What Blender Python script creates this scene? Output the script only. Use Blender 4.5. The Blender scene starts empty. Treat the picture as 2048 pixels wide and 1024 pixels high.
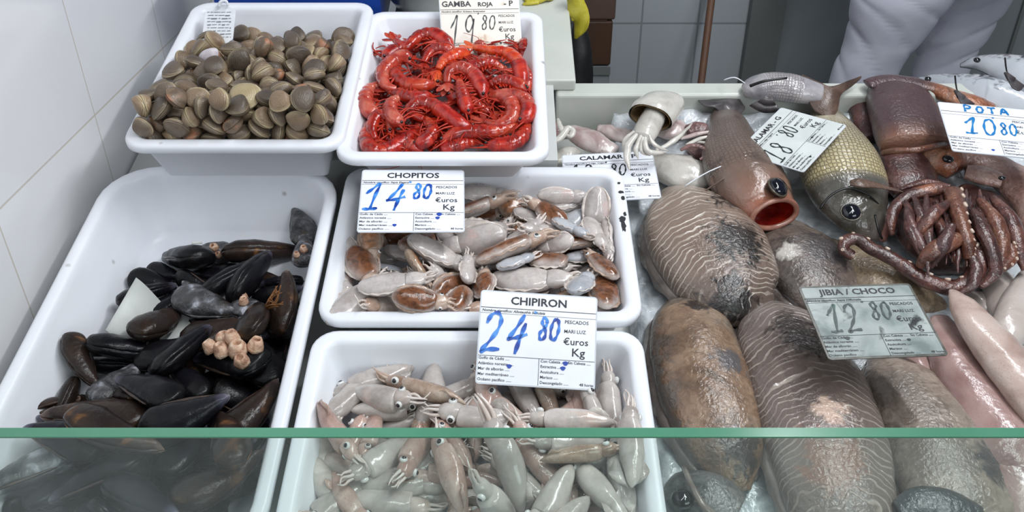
import bpy, math, random
from mathutils import Vector, Matrix, Quaternion, noise

# ------------------------------------------------------------------ camera, world, lamps, exposure
SC = bpy.context.scene
COL = SC.collection
FOC, PITCH = 1717.0, math.radians(32.7)
cam_data = bpy.data.cameras.new('camera')
cam_data.sensor_width = 36.0
cam_data.lens = FOC / 2048 * 36
cam_data.clip_start = 0.02
CAM = bpy.data.objects.new('camera', cam_data)
COL.objects.link(CAM)
CAM.location = (0, 0, 1.6)
CAM.rotation_euler = (math.pi / 2 - PITCH, 0, 0)
SC.camera = CAM

w = bpy.data.worlds.new('shop_daylight')
SC.world = w
w.use_nodes = True
w.node_tree.nodes['Background'].inputs[0].default_value = (0.80, 0.88, 1.0, 1)
w.node_tree.nodes['Background'].inputs[1].default_value = 0.17


def area(name, loc, target, sx, sy, power, col):
    l = bpy.data.lights.new(name, 'AREA')
    l.shape = 'RECTANGLE'
    l.size, l.size_y, l.energy, l.color = sx, sy, power, col
    o = bpy.data.objects.new(name, l)
    COL.objects.link(o)
    o.location = loc
    o.rotation_euler = (Vector(target) - Vector(loc)).to_track_quat('-Z', 'Y').to_euler()
    return o


area('ceiling_tube', (0.95, 1.25, 2.6), (-0.4, 1.0, 0.9), 1.5, 0.07, 18, (0.94, 0.97, 1.0))
area('ceiling_tube', (0.85, 0.55, 2.6), (-0.5, 0.9, 0.9), 1.5, 0.07, 15, (0.94, 0.97, 1.0))
area('ceiling_tube', (0.25, 0.2, 2.7), (-0.5, 1.0, 0.9), 1.5, 0.07, 10, (0.95, 0.98, 1.0))
area('wall_fill_light', (1.9, -2.2, 2.3), (-.7, 1.2, 1.0), 2.2, 1.4, 50, (0.90, 0.95, 1.0))  # added soft fill from the customer side, aimed to brighten the left wall

SC.view_settings.view_transform = 'Standard'
SC.view_settings.look = 'None'
SC.view_settings.gamma = 1
SC.view_settings.use_curve_mapping = False
SC.view_settings.exposure = -0.12

# ------------------------------------------------------------------ the sloping display frame
CP, SP = math.cos(PITCH), math.sin(PITCH)
TILT = math.radians(12.2)
OR = Vector((0, 0.85396, 0.94957))                 # a point on the front trays' rim plane
TV = Vector((0, math.cos(TILT), math.sin(TILT)))   # up the slope, away from the customer
NV = Vector((0, -math.sin(TILT), math.cos(TILT)))  # out of the slope
XV = Vector((1, 0, 0))
CL = Vector((0, 0, 1.6))
UP = Vector((0, 0, 1))


def ray(u, v):
    x, y = (u - 1024) / FOC, (v - 512) / FOC
    return Vector((x, CP - y * SP, -SP - y * CP))


def W(s, t, h):
    return OR + XV * s + TV * t + NV * h


def P(u, v, h):
    """the place on the display whose height above the rim plane is h"""
    r = ray(u, v)
    return CL + r * ((h - (CL - OR).dot(NV)) / r.dot(NV))


def depth(p):
    d = p - CL
    return d.y * CP - d.z * SP


def st(p):
    d = p - OR
    return d.x, d.dot(TV), d.dot(NV)


def wall_pt(u, v, y):
    r = ray(u, v)
    return CL + r * (y / r.y)


DM = Matrix((( 1, 0, 0), (0, TV.y, NV.y), (0, TV.z, NV.z)))   # display axes as columns


# ------------------------------------------------------------------ meshes
class MB:
    def __init__(s):
        s.v, s.f, s.a = [], [], []

    def add(s, verts, faces, attr=None):
        b = len(s.v)
        s.v += [Vector(p) for p in verts]
        s.a += attr if attr else [(0, 0, 0)] * len(verts)
        s.f += [tuple(i + b for i in f) for f in faces]

    def rings(s, rs, attr=None, cap0=True, cap1=True, closed=True):
        n = len(rs[0])
        v = [p for r in rs for p in r]
        f = []
        for i in range(len(rs) - 1):
            for j in range(n if closed else n - 1):
                k = (j + 1) % n
                f.append((i * n + j, i * n + k, (i + 1) * n + k, (i + 1) * n + j))
        if cap0:
            f.append(tuple(range(n - 1, -1, -1)))
        if cap1:
            f.append(tuple((len(rs) - 1) * n + j for j in range(n)))
        s.add(v, f, attr)

    def box(s, lo, hi, M=None):
        x0, y0, z0 = lo
        x1, y1, z1 = hi
        v = [Vector(p) for p in ((x0, y0, z0), (x1, y0, z0), (x1, y1, z0), (x0, y1, z0), (x0, y0, z1), (x1, y0, z1), (x1, y1, z1), (x0, y1, z1))]
        if M is not None:
            v = [M @ p for p in v]
        s.add(v, [(3, 2, 1, 0), (4, 5, 6, 7), (0, 1, 5, 4), (1, 2, 6, 5), (2, 3, 7, 6), (3, 0, 4, 7)])

    def jitter(s, amp, sc, seed=0.0):
        o = Vector((seed * 7.3, seed * 3.1, seed))
        for p in s.v:
            p += noise.noise_vector(p * sc + o) * amp
        return s


def smooth_path(pts, m):
    """Catmull-Rom through tuples of numbers, m samples"""
    k = len(pts)
    out = []
    for i in range(m):
        x = i / (m - 1) * (k - 1)
        j = min(int(x), k - 2)
        t = x - j
        g = lambda q: pts[max(0, min(k - 1, q))]
        a, b, c, d = g(j - 1), g(j), g(j + 1), g(j + 2)
        out.append(tuple(0.5 * (2 * b[q] + (c[q] - a[q]) * t + (2 * a[q] - 5 * b[q] + 4 * c[q] - d[q]) * t * t + (3 * b[q] - a[q] - 3 * c[q] + d[q]) * t ** 3) for q in range(len(b))))
    return out


def sweep(mb, pts, up=UP, n=12, m=None, flat=1.0, low=1.0, squ=1.0, open_end=False, round_ends=True):
    """a body along pts = (x, y, z, half width[, half height]); low scales the underside"""
    pts = [tuple(p) if len(p) > 4 else tuple(p) + (p[3] * flat,) for p in pts]
    m = m or max(3, len(pts) * 4)
    q = smooth_path(pts, m)
    C = [Vector(p[:3]) for p in q]
    R, A = [], []
    L = [0.0]
    for i in range(1, m):
        L.append(L[-1] + (C[i] - C[i - 1]).length)
    tot = L[-1] or 1
    last = None
    for i in range(m):
        t = (C[min(i + 1, m - 1)] - C[max(i - 1, 0)])
        if t.length < 1e-9:
            t = Vector((1, 0, 0))
        t.normalize()
        sd = t.cross(up)
        if sd.length < 0.15:
            sd = last if last else t.orthogonal()
        sd = (sd - t * sd.dot(t)).normalized()
        if last and sd.dot(last) < 0:
            sd = -sd
        last = sd
        u2 = sd.cross(t).normalized()
        if u2.dot(up) < 0:
            u2 = -u2
        a, b = max(q[i][3], 1e-5), max(q[i][4], 1e-5)
        ring = []
        for j in range(n):
            th = 2 * math.pi * j / n
            c, s_ = math.cos(th), math.sin(th)
            if squ != 1.0:
                c = math.copysign(abs(c) ** squ, c)
                s_ = math.copysign(abs(s_) ** squ, s_)
            ring.append(C[i] + sd * (a * c) + u2 * (b * s_ * (low if s_ < 0 else 1)))
            A.append((L[i] / tot, j / n, L[i]))
        R.append(ring)
    mb.rings(R, A, True, not open_end)
    return mb


def tube(mb, pts, r0, r1=None, n=6, m=None, up=UP):
    k = len(pts)
    r1 = r0 if r1 is None else r1
    return sweep(mb, [tuple(p) + (r0 + (r1 - r0) * i / max(1, k - 1),) for i, p in enumerate(pts)], up, n, m or max(2, k * 3))


def ball(mb, c, rx, ry=None, rz=None, n=10, k=7, M=None):
    ry, rz = ry or rx, rz or rx
    R = []
    for i in range(k):
        ph = math.pi * (i + 0.02) / (k - 0.96) - math.pi / 2
        R.append([Vector((rx * math.cos(ph) * math.cos(6.28318 * j / n), ry * math.cos(ph) * math.sin(6.28318 * j / n), rz * math.sin(ph))) for j in range(n)])
    c = Vector(c)
    R = [[c + (M @ p if M is not None else p) for p in r] for r in R]
    mb.rings(R, [(i / (k - 1), j / n, 0) for i in range(k) for j in range(n)])
    return mb


def ribbon(mb, left, right, th):
    """a thin solid strip between two lists of points"""
    R = []
    for a, b in zip(left, right):
        R.append((Vector(a), Vector(b)))
    m = len(R)
    rings = []
    for i in range(m):
        t = (R[min(i + 1, m - 1)][0] - R[max(i - 1, 0)][0])
        nn = t.cross(R[i][1] - R[i][0])
        nn = nn.normalized() * th * .5 if nn.length > 1e-12 else Vector((0, 0, th * .5))
        a, b = R[i]
        rings.append([a + nn, b + nn, b - nn, a - nn])
    mb.rings(rings, [(i / (m - 1), j, 0) for i in range(m) for j in (0, 1, 1, 0)])
    return mb


def build(name, mb, mat, parent=None, org=None, flat_shade=False, sub=0):
    me = bpy.data.meshes.new(name)
    o0 = Vector(org) if org is not None else (Vector(parent['_org']) if parent is not None and '_org' in parent else Vector((0, 0, 0)))
    me.from_pydata([p - o0 for p in mb.v], [], mb.f)
    me.validate()
    if len(me.vertices) == len(mb.a):
        at = me.attributes.new('luv', 'FLOAT_VECTOR', 'POINT')
        at.data.foreach_set('vector', [c for p in mb.a for c in p])
    me.materials.append(mat)
    if not flat_shade:
        me.polygons.foreach_set('use_smooth', [True] * len(me.polygons))
    o = bpy.data.objects.new(name, me)
    COL.objects.link(o)
    if parent is not None:
        o.parent = parent
    elif org is not None:
        o.location = o0
    if sub:
        md = o.modifiers.new('smooth', 'SUBSURF')
        md.levels = md.render_levels = sub
    return o


def tag(o, label=None, cat=None, group=None, kind=None):
    if label:
        o['label'] = label
    if cat:
        o['category'] = cat
    if group:
        o['group'] = group
    if kind:
        o['kind'] = kind
    return o


ROOTS = []


def thing(name, label, cat, org=(0, 0, 0), group=None):
    """an Empty at the thing's base; parts are then built in world coordinates and parented to it"""
    o = bpy.data.objects.new(name, None)
    COL.objects.link(o)
    o.location = org
    o.empty_display_size = 0.02
    o['_org'] = tuple(org)
    ROOTS.append(o)
    return tag(o, label, cat, group)


def dup(root, mat, label=None, group=None, skip=()):
    r = root.copy()
    COL.objects.link(r)
    r.matrix_basis = mat
    if label:
        r['label'] = label
    if group:
        r['group'] = group
    for ch in root.children:
        if ch.name.split('.')[0] in skip:
            continue
        c = ch.copy()
        COL.objects.link(c)
        c.parent = r
        for g in ch.children:
            d = g.copy()
            COL.objects.link(d)
            d.parent = c
    return r


def drop(root):
    for ch in list(root.children):
        for g in list(ch.children):
            bpy.data.objects.remove(g)
        bpy.data.objects.remove(ch)
    if root in ROOTS:
        ROOTS.remove(root)
    bpy.data.objects.remove(root)


# ------------------------------------------------------------------ materials
def lin(c):
    return tuple(((x / 255) / 12.92 if x <= 10.31 else ((x / 255 + .055) / 1.055) ** 2.4) for x in c[:3]) + (1,)


def M(name, cols, sc=30.0, rough=.35, bump=.0, bsc=250.0, sss=0.0, coat=0.0, rnd=0.0, stain=(), stripe=None, coord='Object', dist=0.6, spec=.5, stops=None, lo=.32, hi=.68, scales=None, along=None, top=None, flecks=None, metal=0.0, spots=(), mott=0.0, amix=.72):
    """procedural surface: cols over a noise; stain = [(colour, scale, threshold, softness)]; stripe = (colour, freq, amount);
    along = [(pos, colour)] down the body; top = (colour, lo, hi) on the object's +Z side; flecks = (colour, scale, size)"""
    m = bpy.data.materials.new(name)
    m.use_nodes = True
    nt = m.node_tree
    N = nt.nodes
    bs = N['Principled BSDF']

    def nd(t, **kw):
        n = N.new(t)
        for k, v in kw.items():
            setattr(n, k, v)
        return n

    def ln(a, b):
        nt.links.new(a, b)

    def mix(fac, a, b, blend='MIX'):
        x = nd('ShaderNodeMix', data_type='RGBA', blend_type=blend)
        if isinstance(fac, (int, float)):
            x.inputs[0].default_value = fac
        else:
            ln(fac, x.inputs[0])
        for i, q in ((6, a), (7, b)):
            if isinstance(q, tuple):
                x.inputs[i].default_value = q
            else:
                ln(q, x.inputs[i])
        return x.outputs[2]

    def ramp(fac, st_):
        r = nd('ShaderNodeValToRGB')
        e = r.color_ramp.elements
        while len(e) < len(st_):
            e.new(0.5)
        for q, (p, c) in zip(e, st_):
            q.position = p
            q.color = c
        ln(fac, r.inputs[0])
        return r.outputs[0]

    tc = nd('ShaderNodeTexCoord')
    vec = tc.outputs[coord]
    oi = nd('ShaderNodeObjectInfo')
    if rnd:
        va = nd('ShaderNodeVectorMath', operation='MULTIPLY_ADD')
        ln(oi.outputs['Random'], va.inputs[0])
        va.inputs[1].default_value = (3.7, 5.1, 2.3)
        ln(vec, va.inputs[2])
        vec = va.outputs[0]

    def noi(s, det=4, d=0.0, v=None):
        n = nd('ShaderNodeTexNoise')
        n.inputs['Scale'].default_value = s
        n.inputs['Detail'].default_value = det
        n.inputs['Distortion'].default_value = d
        ln(v or vec, n.inputs['Vector'])
        return n.outputs['Fac']

    k = len(cols)
    cl = [lin(c) for c in cols]
    if k == 1:
        col = mix(0.0, cl[0], cl[0])
    else:
        col = ramp(noi(sc, 5, dist), [(lo + (hi - lo) * i / (k - 1), c) for i, c in enumerate(cl)])
    if mott:                      # fine flesh grain
        g = ramp(noi(sc * 5, 6, 1.5), [(.3, (1 - mott, 1 - mott * 1.08, 1 - mott * 1.12, 1)), (.62, (1, 1, 1, 1))])
        g2 = ramp(noi(sc * .45, 2, .5), [(.35, (1 - mott * .7,) * 3 + (1,)), (.65, (1, 1, 1, 1))])
        col = mix(1.0, col, g, 'MULTIPLY')
        col = mix(1.0, col, g2, 'MULTIPLY')
    at = nd('ShaderNodeAttribute', attribute_name='luv')
    sep = nd('ShaderNodeSeparateXYZ')
    ln(at.outputs['Vector'], sep.inputs[0])
    hgt = None
    if along:
        col2 = ramp(sep.outputs[0], [(p, lin(c)) for p, c in along])
        col = mix(amix, col, col2)
    if top:
        s2 = nd('ShaderNodeSeparateXYZ')
        ln(tc.outputs['Object'], s2.inputs[0])
        ma = nd('ShaderNodeMath', operation='MULTIPLY_ADD')
        ln(noi(sc * 1.5, 3, .5), ma.inputs[0])
        ma.inputs[1].default_value = (top[2] - top[1]) * 1.2
        ln(s2.outputs[2], ma.inputs[2])
        mr = nd('ShaderNodeMapRange')
        ln(ma.outputs[0], mr.inputs[0])
        mr.inputs[1].default_value = top[1]
        mr.inputs[2].default_value = top[2]
        tcol = ramp(noi(sc * 2.5, 5, 1.0), [(.35, lin([x * .62 for x in top[0]])), (.6, lin(top[0]))])
        col = mix(mr.outputs[0], col, tcol)
    if stripe:
        wv = nd('ShaderNodeTexWave', wave_type='BANDS', bands_direction='X')
        cm = nd('ShaderNodeCombineXYZ')
        ma = nd('ShaderNodeMath', operation='MULTIPLY_ADD')
        ab = nd('ShaderNodeMath', operation='PINGPONG')
        ln(sep.outputs[1], ab.inputs[0])
        ab.inputs[1].default_value = .25
        ln(ab.outputs[0], ma.inputs[0])
        ma.inputs[1].default_value = .35
        wn = nd('ShaderNodeMath', operation='MULTIPLY_ADD')
        ln(noi(9, 3, .8), wn.inputs[0])
        wn.inputs[1].default_value = stripe[3] if len(stripe) > 3 else .0
        ln(sep.outputs[0], wn.inputs[2])
        ln(wn.outputs[0], ma.inputs[2])
        ln(ma.outputs[0], cm.inputs[0])
        m4 = nd('ShaderNodeMath', operation='MULTIPLY')
        ln(sep.outputs[1], m4.inputs[0])
        m4.inputs[1].default_value = .5
        ln(m4.outputs[0], cm.inputs[1])
        ln(cm.outputs[0], wv.inputs['Vector'])
        wv.inputs['Scale'].default_value = stripe[1]
        wv.inputs['Distortion'].default_value = 4.6
        wv.inputs['Detail'].default_value = 2.5
        wv.inputs['Detail Scale'].default_value = 1.6
        msk = ramp(wv.outputs['Fac'], [(.76, (0, 0, 0, 1)), (.97, (1, 1, 1, 1))])
        brk = ramp(noi(18, 3, .4), [(.36, (0, 0, 0, 1)), (.58, (1, 1, 1, 1))])
        mm = nd('ShaderNodeMath', operation='MULTIPLY')
        ln(msk, mm.inputs[0])
        ln(brk, mm.inputs[1])
        m3 = nd('ShaderNodeMath', operation='MULTIPLY')
        ln(mm.outputs[0], m3.inputs[0])
        m3.inputs[1].default_value = stripe[2]
        col = mix(m3.outputs[0], col, lin(stripe[0]))
        hgt = mm.outputs[0]
    if scales:
        # (edge colour, count along, count round)
        cm = nd('ShaderNodeVectorMath', operation='MULTIPLY')
        ln(at.outputs['Vector'], cm.inputs[0])
        cm.inputs[1].default_value = (scales[1], scales[2], 0)
        vo = nd('ShaderNodeTexVoronoi', feature='DISTANCE_TO_EDGE')
        vo.inputs['Scale'].default_value = 1.0
        vo.inputs['Randomness'].default_value = .35
        ln(cm.outputs[0], vo.inputs['Vector'])
        e = ramp(vo.outputs['Distance'], [(.02, (1, 1, 1, 1)), (.22, (0, 0, 0, 1))])
        rng = ramp(sep.outputs[0], [(.22, (0, 0, 0, 1)), (.32, (1, 1, 1, 1)), (.70, (1, 1, 1, 1)), (.74, (0, 0, 0, 1))])
        mm = nd('ShaderNodeMath', operation='MULTIPLY')
        ln(e, mm.inputs[0])
        ln(rng, mm.inputs[1])
        m3 = nd('ShaderNodeMath', operation='MULTIPLY')
        ln(mm.outputs[0], m3.inputs[0])
        m3.inputs[1].default_value = .8
        col = mix(m3.outputs[0], col, lin(scales[0]))
        hgt = mm.outputs[0]
    for (c, s_, th, so) in stain:
        f_ = ramp(noi(s_, 4, .8), [(th, (0, 0, 0, 1)), (min(1, th + so), (1, 1, 1, 1))])
        col = mix(f_, col, lin(c))
    for (c, px_, py_, rx_, ry_) in spots:         # a stain with its own place on the body
        va = nd('ShaderNodeVectorMath', operation='SUBTRACT')
        ln(at.outputs['Vector'], va.inputs[0])
        va.inputs[1].default_value = (px_, py_, 0)
        vb = nd('ShaderNodeVectorMath', operation='MULTIPLY')
        ln(va.outputs[0], vb.inputs[0])
        vb.inputs[1].default_value = (1 / rx_, 1 / ry_, 0)
        vl = nd('ShaderNodeVectorMath', operation='LENGTH')
        ln(vb.outputs[0], vl.inputs[0])
        ma = nd('ShaderNodeMath', operation='MULTIPLY_ADD')
        ln(noi(55, 5, 1.2), ma.inputs[0])
        ma.inputs[1].default_value = 2.4
        ln(vl.outputs['Value'], ma.inputs[2])
        mr = nd('ShaderNodeMapRange')
        ln(ma.outputs[0], mr.inputs[0])
        mr.inputs[1].default_value = 1.75
        mr.inputs[2].default_value = 2.25
        mr.inputs[3].default_value = .94
        mr.inputs[4].default_value = 0
        col = mix(mr.outputs[0], col, lin(c))
    if flecks:
        vo = nd('ShaderNodeTexVoronoi')
        vo.inputs['Scale'].default_value = flecks[1]
        ln(vec, vo.inputs['Vector'])
        f_ = ramp(vo.outputs['Distance'], [(flecks[2], (1, 1, 1, 1)), (flecks[2] + .08, (0, 0, 0, 1))])
        col = mix(f_, col, lin(flecks[0]))
    if rnd:
        hs = nd('ShaderNodeHueSaturation')
        mr = nd('ShaderNodeMapRange')
        ln(oi.outputs['Random'], mr.inputs[0])
        mr.inputs[3].default_value = 1 - rnd
        mr.inputs[4].default_value = 1 + rnd
        ln(mr.outputs[0], hs.inputs['Value'])
        ln(col, hs.inputs['Color'])
        col = hs.outputs[0]
    ln(col, bs.inputs['Base Color'])
    bs.inputs['Roughness'].default_value = rough
    bs.inputs['Specular IOR Level'].default_value = spec
    bs.inputs['Metallic'].default_value = metal
    if sss:
        bs.inputs['Subsurface Weight'].default_value = sss
        bs.inputs['Subsurface Radius'].default_value = (1.0, .7, .55)
        bs.inputs['Subsurface Scale'].default_value = .006
    if coat:
        bs.inputs['Coat Weight'].default_value = coat
        bs.inputs['Coat Roughness'].default_value = .06
    if bump or hgt is not None:
        h = noi(bsc, 4, .3)
        if hgt is not None:
            ma = nd('ShaderNodeMath', operation='MULTIPLY_ADD')
            ln(hgt, ma.inputs[0])
            ma.inputs[1].default_value = .7
            ln(h, ma.inputs[2])
            h = ma.outputs[0]
        b = nd('ShaderNodeBump')
        b.inputs['Strength'].default_value = bump or .2
        b.inputs['Distance'].default_value = .004
        ln(h, b.inputs['Height'])
        ln(b.outputs[0], bs.inputs['Normal'])
        if coat:
            ln(b.outputs[0], bs.inputs['Coat Normal'])
    return m


m_tray = M('white_plastic', [(236, 238, 243), (228, 230, 236)], sc=6, rough=.33, sss=.12, bump=.03, bsc=60, flecks=((130, 122, 114), 17, .006))
m_counter = M('white_board', [(206, 208, 205), (196, 198, 195)], sc=8, rough=.45, bump=.05, bsc=90)
m_cream = M('cream_plastic', [(200, 203, 196), (188, 192, 184)], sc=8, rough=.3)
m_paper = M('white_laminated_paper', [(238, 240, 246), (230, 232, 240)], sc=14, rough=.28)
m_black = M('black_print', [(38, 38, 44)], rough=.5)
m_grey_ink = M('grey_print', [(70, 70, 76)], rough=.5)

# ------------------------------------------------------------------ the room
def tiles(name, base, w_, h_, grout, rough=.16, mortar=.0016, var=.985):
    m = bpy.data.materials.new(name)
    m.use_nodes = True
    nt = m.node_tree
    bs = nt.nodes['Principled BSDF']
    at = nt.nodes.new('ShaderNodeAttribute')
    at.attribute_name = 'luv'
    br = nt.nodes.new('ShaderNodeTexBrick')
    br.offset = 0
    br.inputs['Scale'].default_value = 1
    br.inputs['Brick Width'].default_value = w_
    br.inputs['Row Height'].default_value = h_
    br.inputs['Mortar Size'].default_value = mortar
    br.inputs['Mortar Smooth'].default_value = .3
    br.inputs['Color1'].default_value = lin(base)
    br.inputs['Color2'].default_value = lin([x * var for x in base])
    br.inputs['Mortar'].default_value = lin(grout)
    nt.links.new(at.outputs['Vector'], br.inputs['Vector'])
    nt.links.new(br.outputs['Color'], bs.inputs['Base Color'])
    bs.inputs['Roughness'].default_value = rough
    b = nt.nodes.new('ShaderNodeBump')
    b.inputs['Strength'].default_value = .25
    b.inputs['Distance'].default_value = -.002
    nt.links.new(br.outputs['Fac'], b.inputs['Height'])
    nt.links.new(b.outputs[0], bs.inputs['Normal'])
    return m


WX, WY = -0.655, 3.0
TILE_L = .31


def quadbox(lo, hi, fn):
    mb = MB()
    mb.box(lo, hi)
    mb.a = [fn(p) for p in mb.v]
    return mb


m_wall_l = tiles('white_glazed_tile', (232, 232, 234), .31, .31, (206, 199, 190))
tag(build('wall_left', quadbox((WX - .1, -.5, 0), (WX, WY, 2.8), lambda p: (p.y - 1.254 + 9.3, p.z - 1.0575 + 9.3, 0)), m_wall_l, flat_shade=True), kind='structure')

pa, pb = wall_pt(1283, 47, WY), wall_pt(1396, 47, WY)
tw = pb.x - pa.x
m_wall_b = tiles('grey_lit_tile', (176, 182, 186), tw, tw * 1.35, (140, 145, 148), rough=.22, mortar=.004)
xe = wall_pt(1497, 20, WY).x
tag(build('wall_back', quadbox((WX - .1, WY, 0), (xe, WY + .1, 2.8), lambda p: (p.x - pa.x + tw * 40, p.z - pa.z + tw * 1.35 * 20, 0)), m_wall_b, flat_shade=True), kind='structure')
m_dark_panel = M('dark_grey_panel', [(112, 116, 114), (104, 108, 107)], sc=3, rough=.45)
m_panel = M('grey_panel', [(138, 144, 146), (130, 136, 139)], sc=2, rough=.4)
xf = wall_pt(1572, 20, WY - .04).x
mb = MB(); mb.box((xe, WY - .04, 0), (xf, WY + .1, 2.8))
tag(build('trim_1', mb, m_dark_panel, flat_shade=True), kind='structure')
xg = wall_pt(2040, 20, WY).x
mb = MB(); mb.box((xf, WY, 0), (xg, WY + .1, 2.8))
tag(build('wall_back_right', mb, m_panel, flat_shade=True), kind='structure')
mb = MB(); mb.box((xg, WY - .012, 0), (xg + .012, WY + .1, 2.8))
tag(build('trim_2', mb, m_dark_panel, flat_shade=True), kind='structure')
mb = MB(); mb.box((xg + .012, WY, 0), (3.2, WY + .1, 2.8))
tag(build('wall_back_corner', mb, m_panel, flat_shade=True), kind='structure')
m_floor = tiles('grey_floor_tile', (120, 124, 124), .33, .33, (92, 94, 94), rough=.35, mortar=.004)
tag(build('floor', quadbox((-3.2, -3.2, -.06), (3.2, WY + .1, 0), lambda p: (p.x + 33, p.y + 33, 0)), m_floor, flat_shade=True), kind='structure')

# ------------------------------------------------------------------ counter
ICE = -.075                       # height of the ice bed, in display units
T_BACK = st(P(1250, 164, -.018))[1]
T_RIM = st(P(1250, 190, -.018))[1]
ct = thing('display_counter', 'white sloping fish counter carrying the trays and the crushed ice bed', 'counter', (0, .9, 0))


def dbox(lo, hi):
    mb = MB()
    mb.box(lo, hi)
    mb.v = [W(*p) for p in mb.v]
    return mb


build('counter_top', dbox((-.65, -.345, -.135), (1.30, T_BACK, -.112)), m_counter, ct, flat_shade=True)
rim = dbox((.075, T_RIM, -.112), (1.30, T_BACK, -.018))
o = build('back_rim', rim, m_cream, ct, flat_shade=True)
bv = o.modifiers.new('edge', 'BEVEL'); bv.width = .006; bv.segments = 3
o = build('raised_step', dbox((-.515, .335, -.112), (.07, T_BACK, -.006)), m_counter, ct, flat_shade=True)
mb = MB(); mb.box((-.64, .545, 0), (1.30, .60, .76))
build('front_panel', mb, m_counter, ct, flat_shade=True)

# crushed ice: a lumpy translucent bed on the right half
m_ice = M('crushed_ice', [(150, 156, 160), (196, 202, 206), (222, 226, 230)], sc=26, rough=.18, bump=.55, bsc=120, sss=.25, coat=.5, spec=.6)
mb = MB()
nx, ny = 110, 120
x0, x1, y0, y1 = .165, 1.28, -.33, T_RIM
v, f = [], []
for j in range(ny + 1):
    for i in range(nx + 1):
        s_, t_ = x0 + (x1 - x0) * i / nx, y0 + (y1 - y0) * j / ny
        q = Vector((s_, t_, 0))
        h = ICE + .007 * noise.noise(q * 14) + .006 * noise.noise(q * 45) + .005 * abs(noise.noise(q * 110))
        if t_ > T_RIM - .07:                      # heaped white against the back
            h += .028 * (t_ - T_RIM + .07) / .07
        if i in (0, nx) or j in (0, ny):
            h = -.112
        v.append(W(s_, t_, h))
for j in range(ny):
    for i in range(nx):
        a = j * (nx + 1) + i
        f.append((a, a + 1, a + nx + 2, a + nx + 1))
mb.add(v, f)
tag(build('crushed_ice', mb, m_ice), 'grey crushed ice bed under the fish and cuttlefish on the right', 'ice', kind='stuff')

# ------------------------------------------------------------------ trays
def rrect(w_, l_, r, z, n=7):
    out = []
    for cx_, cy_, a0 in ((w_ / 2 - r, l_ / 2 - r, 0), (-w_ / 2 + r, l_ / 2 - r, 90), (-w_ / 2 + r, -l_ / 2 + r, 180), (w_ / 2 - r, -l_ / 2 + r, 270)):
        for k in range(n):
            a = math.radians(a0 + 90 * k / (n - 1))
            out.append(Vector((cx_ + r * math.cos(a), cy_ + r * math.sin(a), z)))
    return out


def tray(label, cs, ct_, h, w_, l_, dep, r=.032, rim_w=.02, taper=.024, yaw=0.0, group='white plastic fish trays', tilt=0.0):
    mb = MB()
    k = rim_w
    prof = [(k + taper - .004, -dep), (k + taper - .008, -dep + .004), (k - .003, -.013), (.003, -.015), (0, -.012), (0, -.005), (.0015, -.0015), (.005, 0), (k - .006, 0), (k - .002, -.0015), (k + .001, -.006),
            (k + .003, -.014), (k + taper - .002, -dep + .016), (k + taper + .004, -dep + .007), (k + taper + .014, -dep + .004)]
    R = [rrect(w_ - 2 * i, l_ - 2 * i, max(.006, r - i * .75), z) for i, z in prof]
    mb.rings(R)
    Mx = DM @ Matrix.Rotation(tilt, 3, 'X') @ Matrix.Rotation(yaw, 3, 'Z')
    base = W(cs, ct_, h)
    mb.v = [base + Mx @ p for p in mb.v]
    mb.a = [(0, 0, 0)] * len(mb.v)
    o = build('fish_tray', mb, m_tray, org=base - NV * dep)
    return tag(o, label, 'tray', group)


tray('white plastic tray of brown-backed baby cuttlefish under the CHOPITOS card', -.0405, .157, .003, .412, .308, .085)
tray('white plastic tray of pale baby squid under the CHIPIRON card', -.043, -.155, -.009, .412, .312, .09)
tray('deep round-cornered white tub of black mussels beside the tiled wall', -.4285, -.002, 0, .347, .636, .105, r=.075, rim_w=.017, taper=.03)
tray('white plastic tray of red prawns at the back', -.097, .432, .080, .298, .404, .075, taper=.036)
tray('white plastic tray of brown clams in the back corner', -.388, .446, .090, .308, .402, .085)

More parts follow.
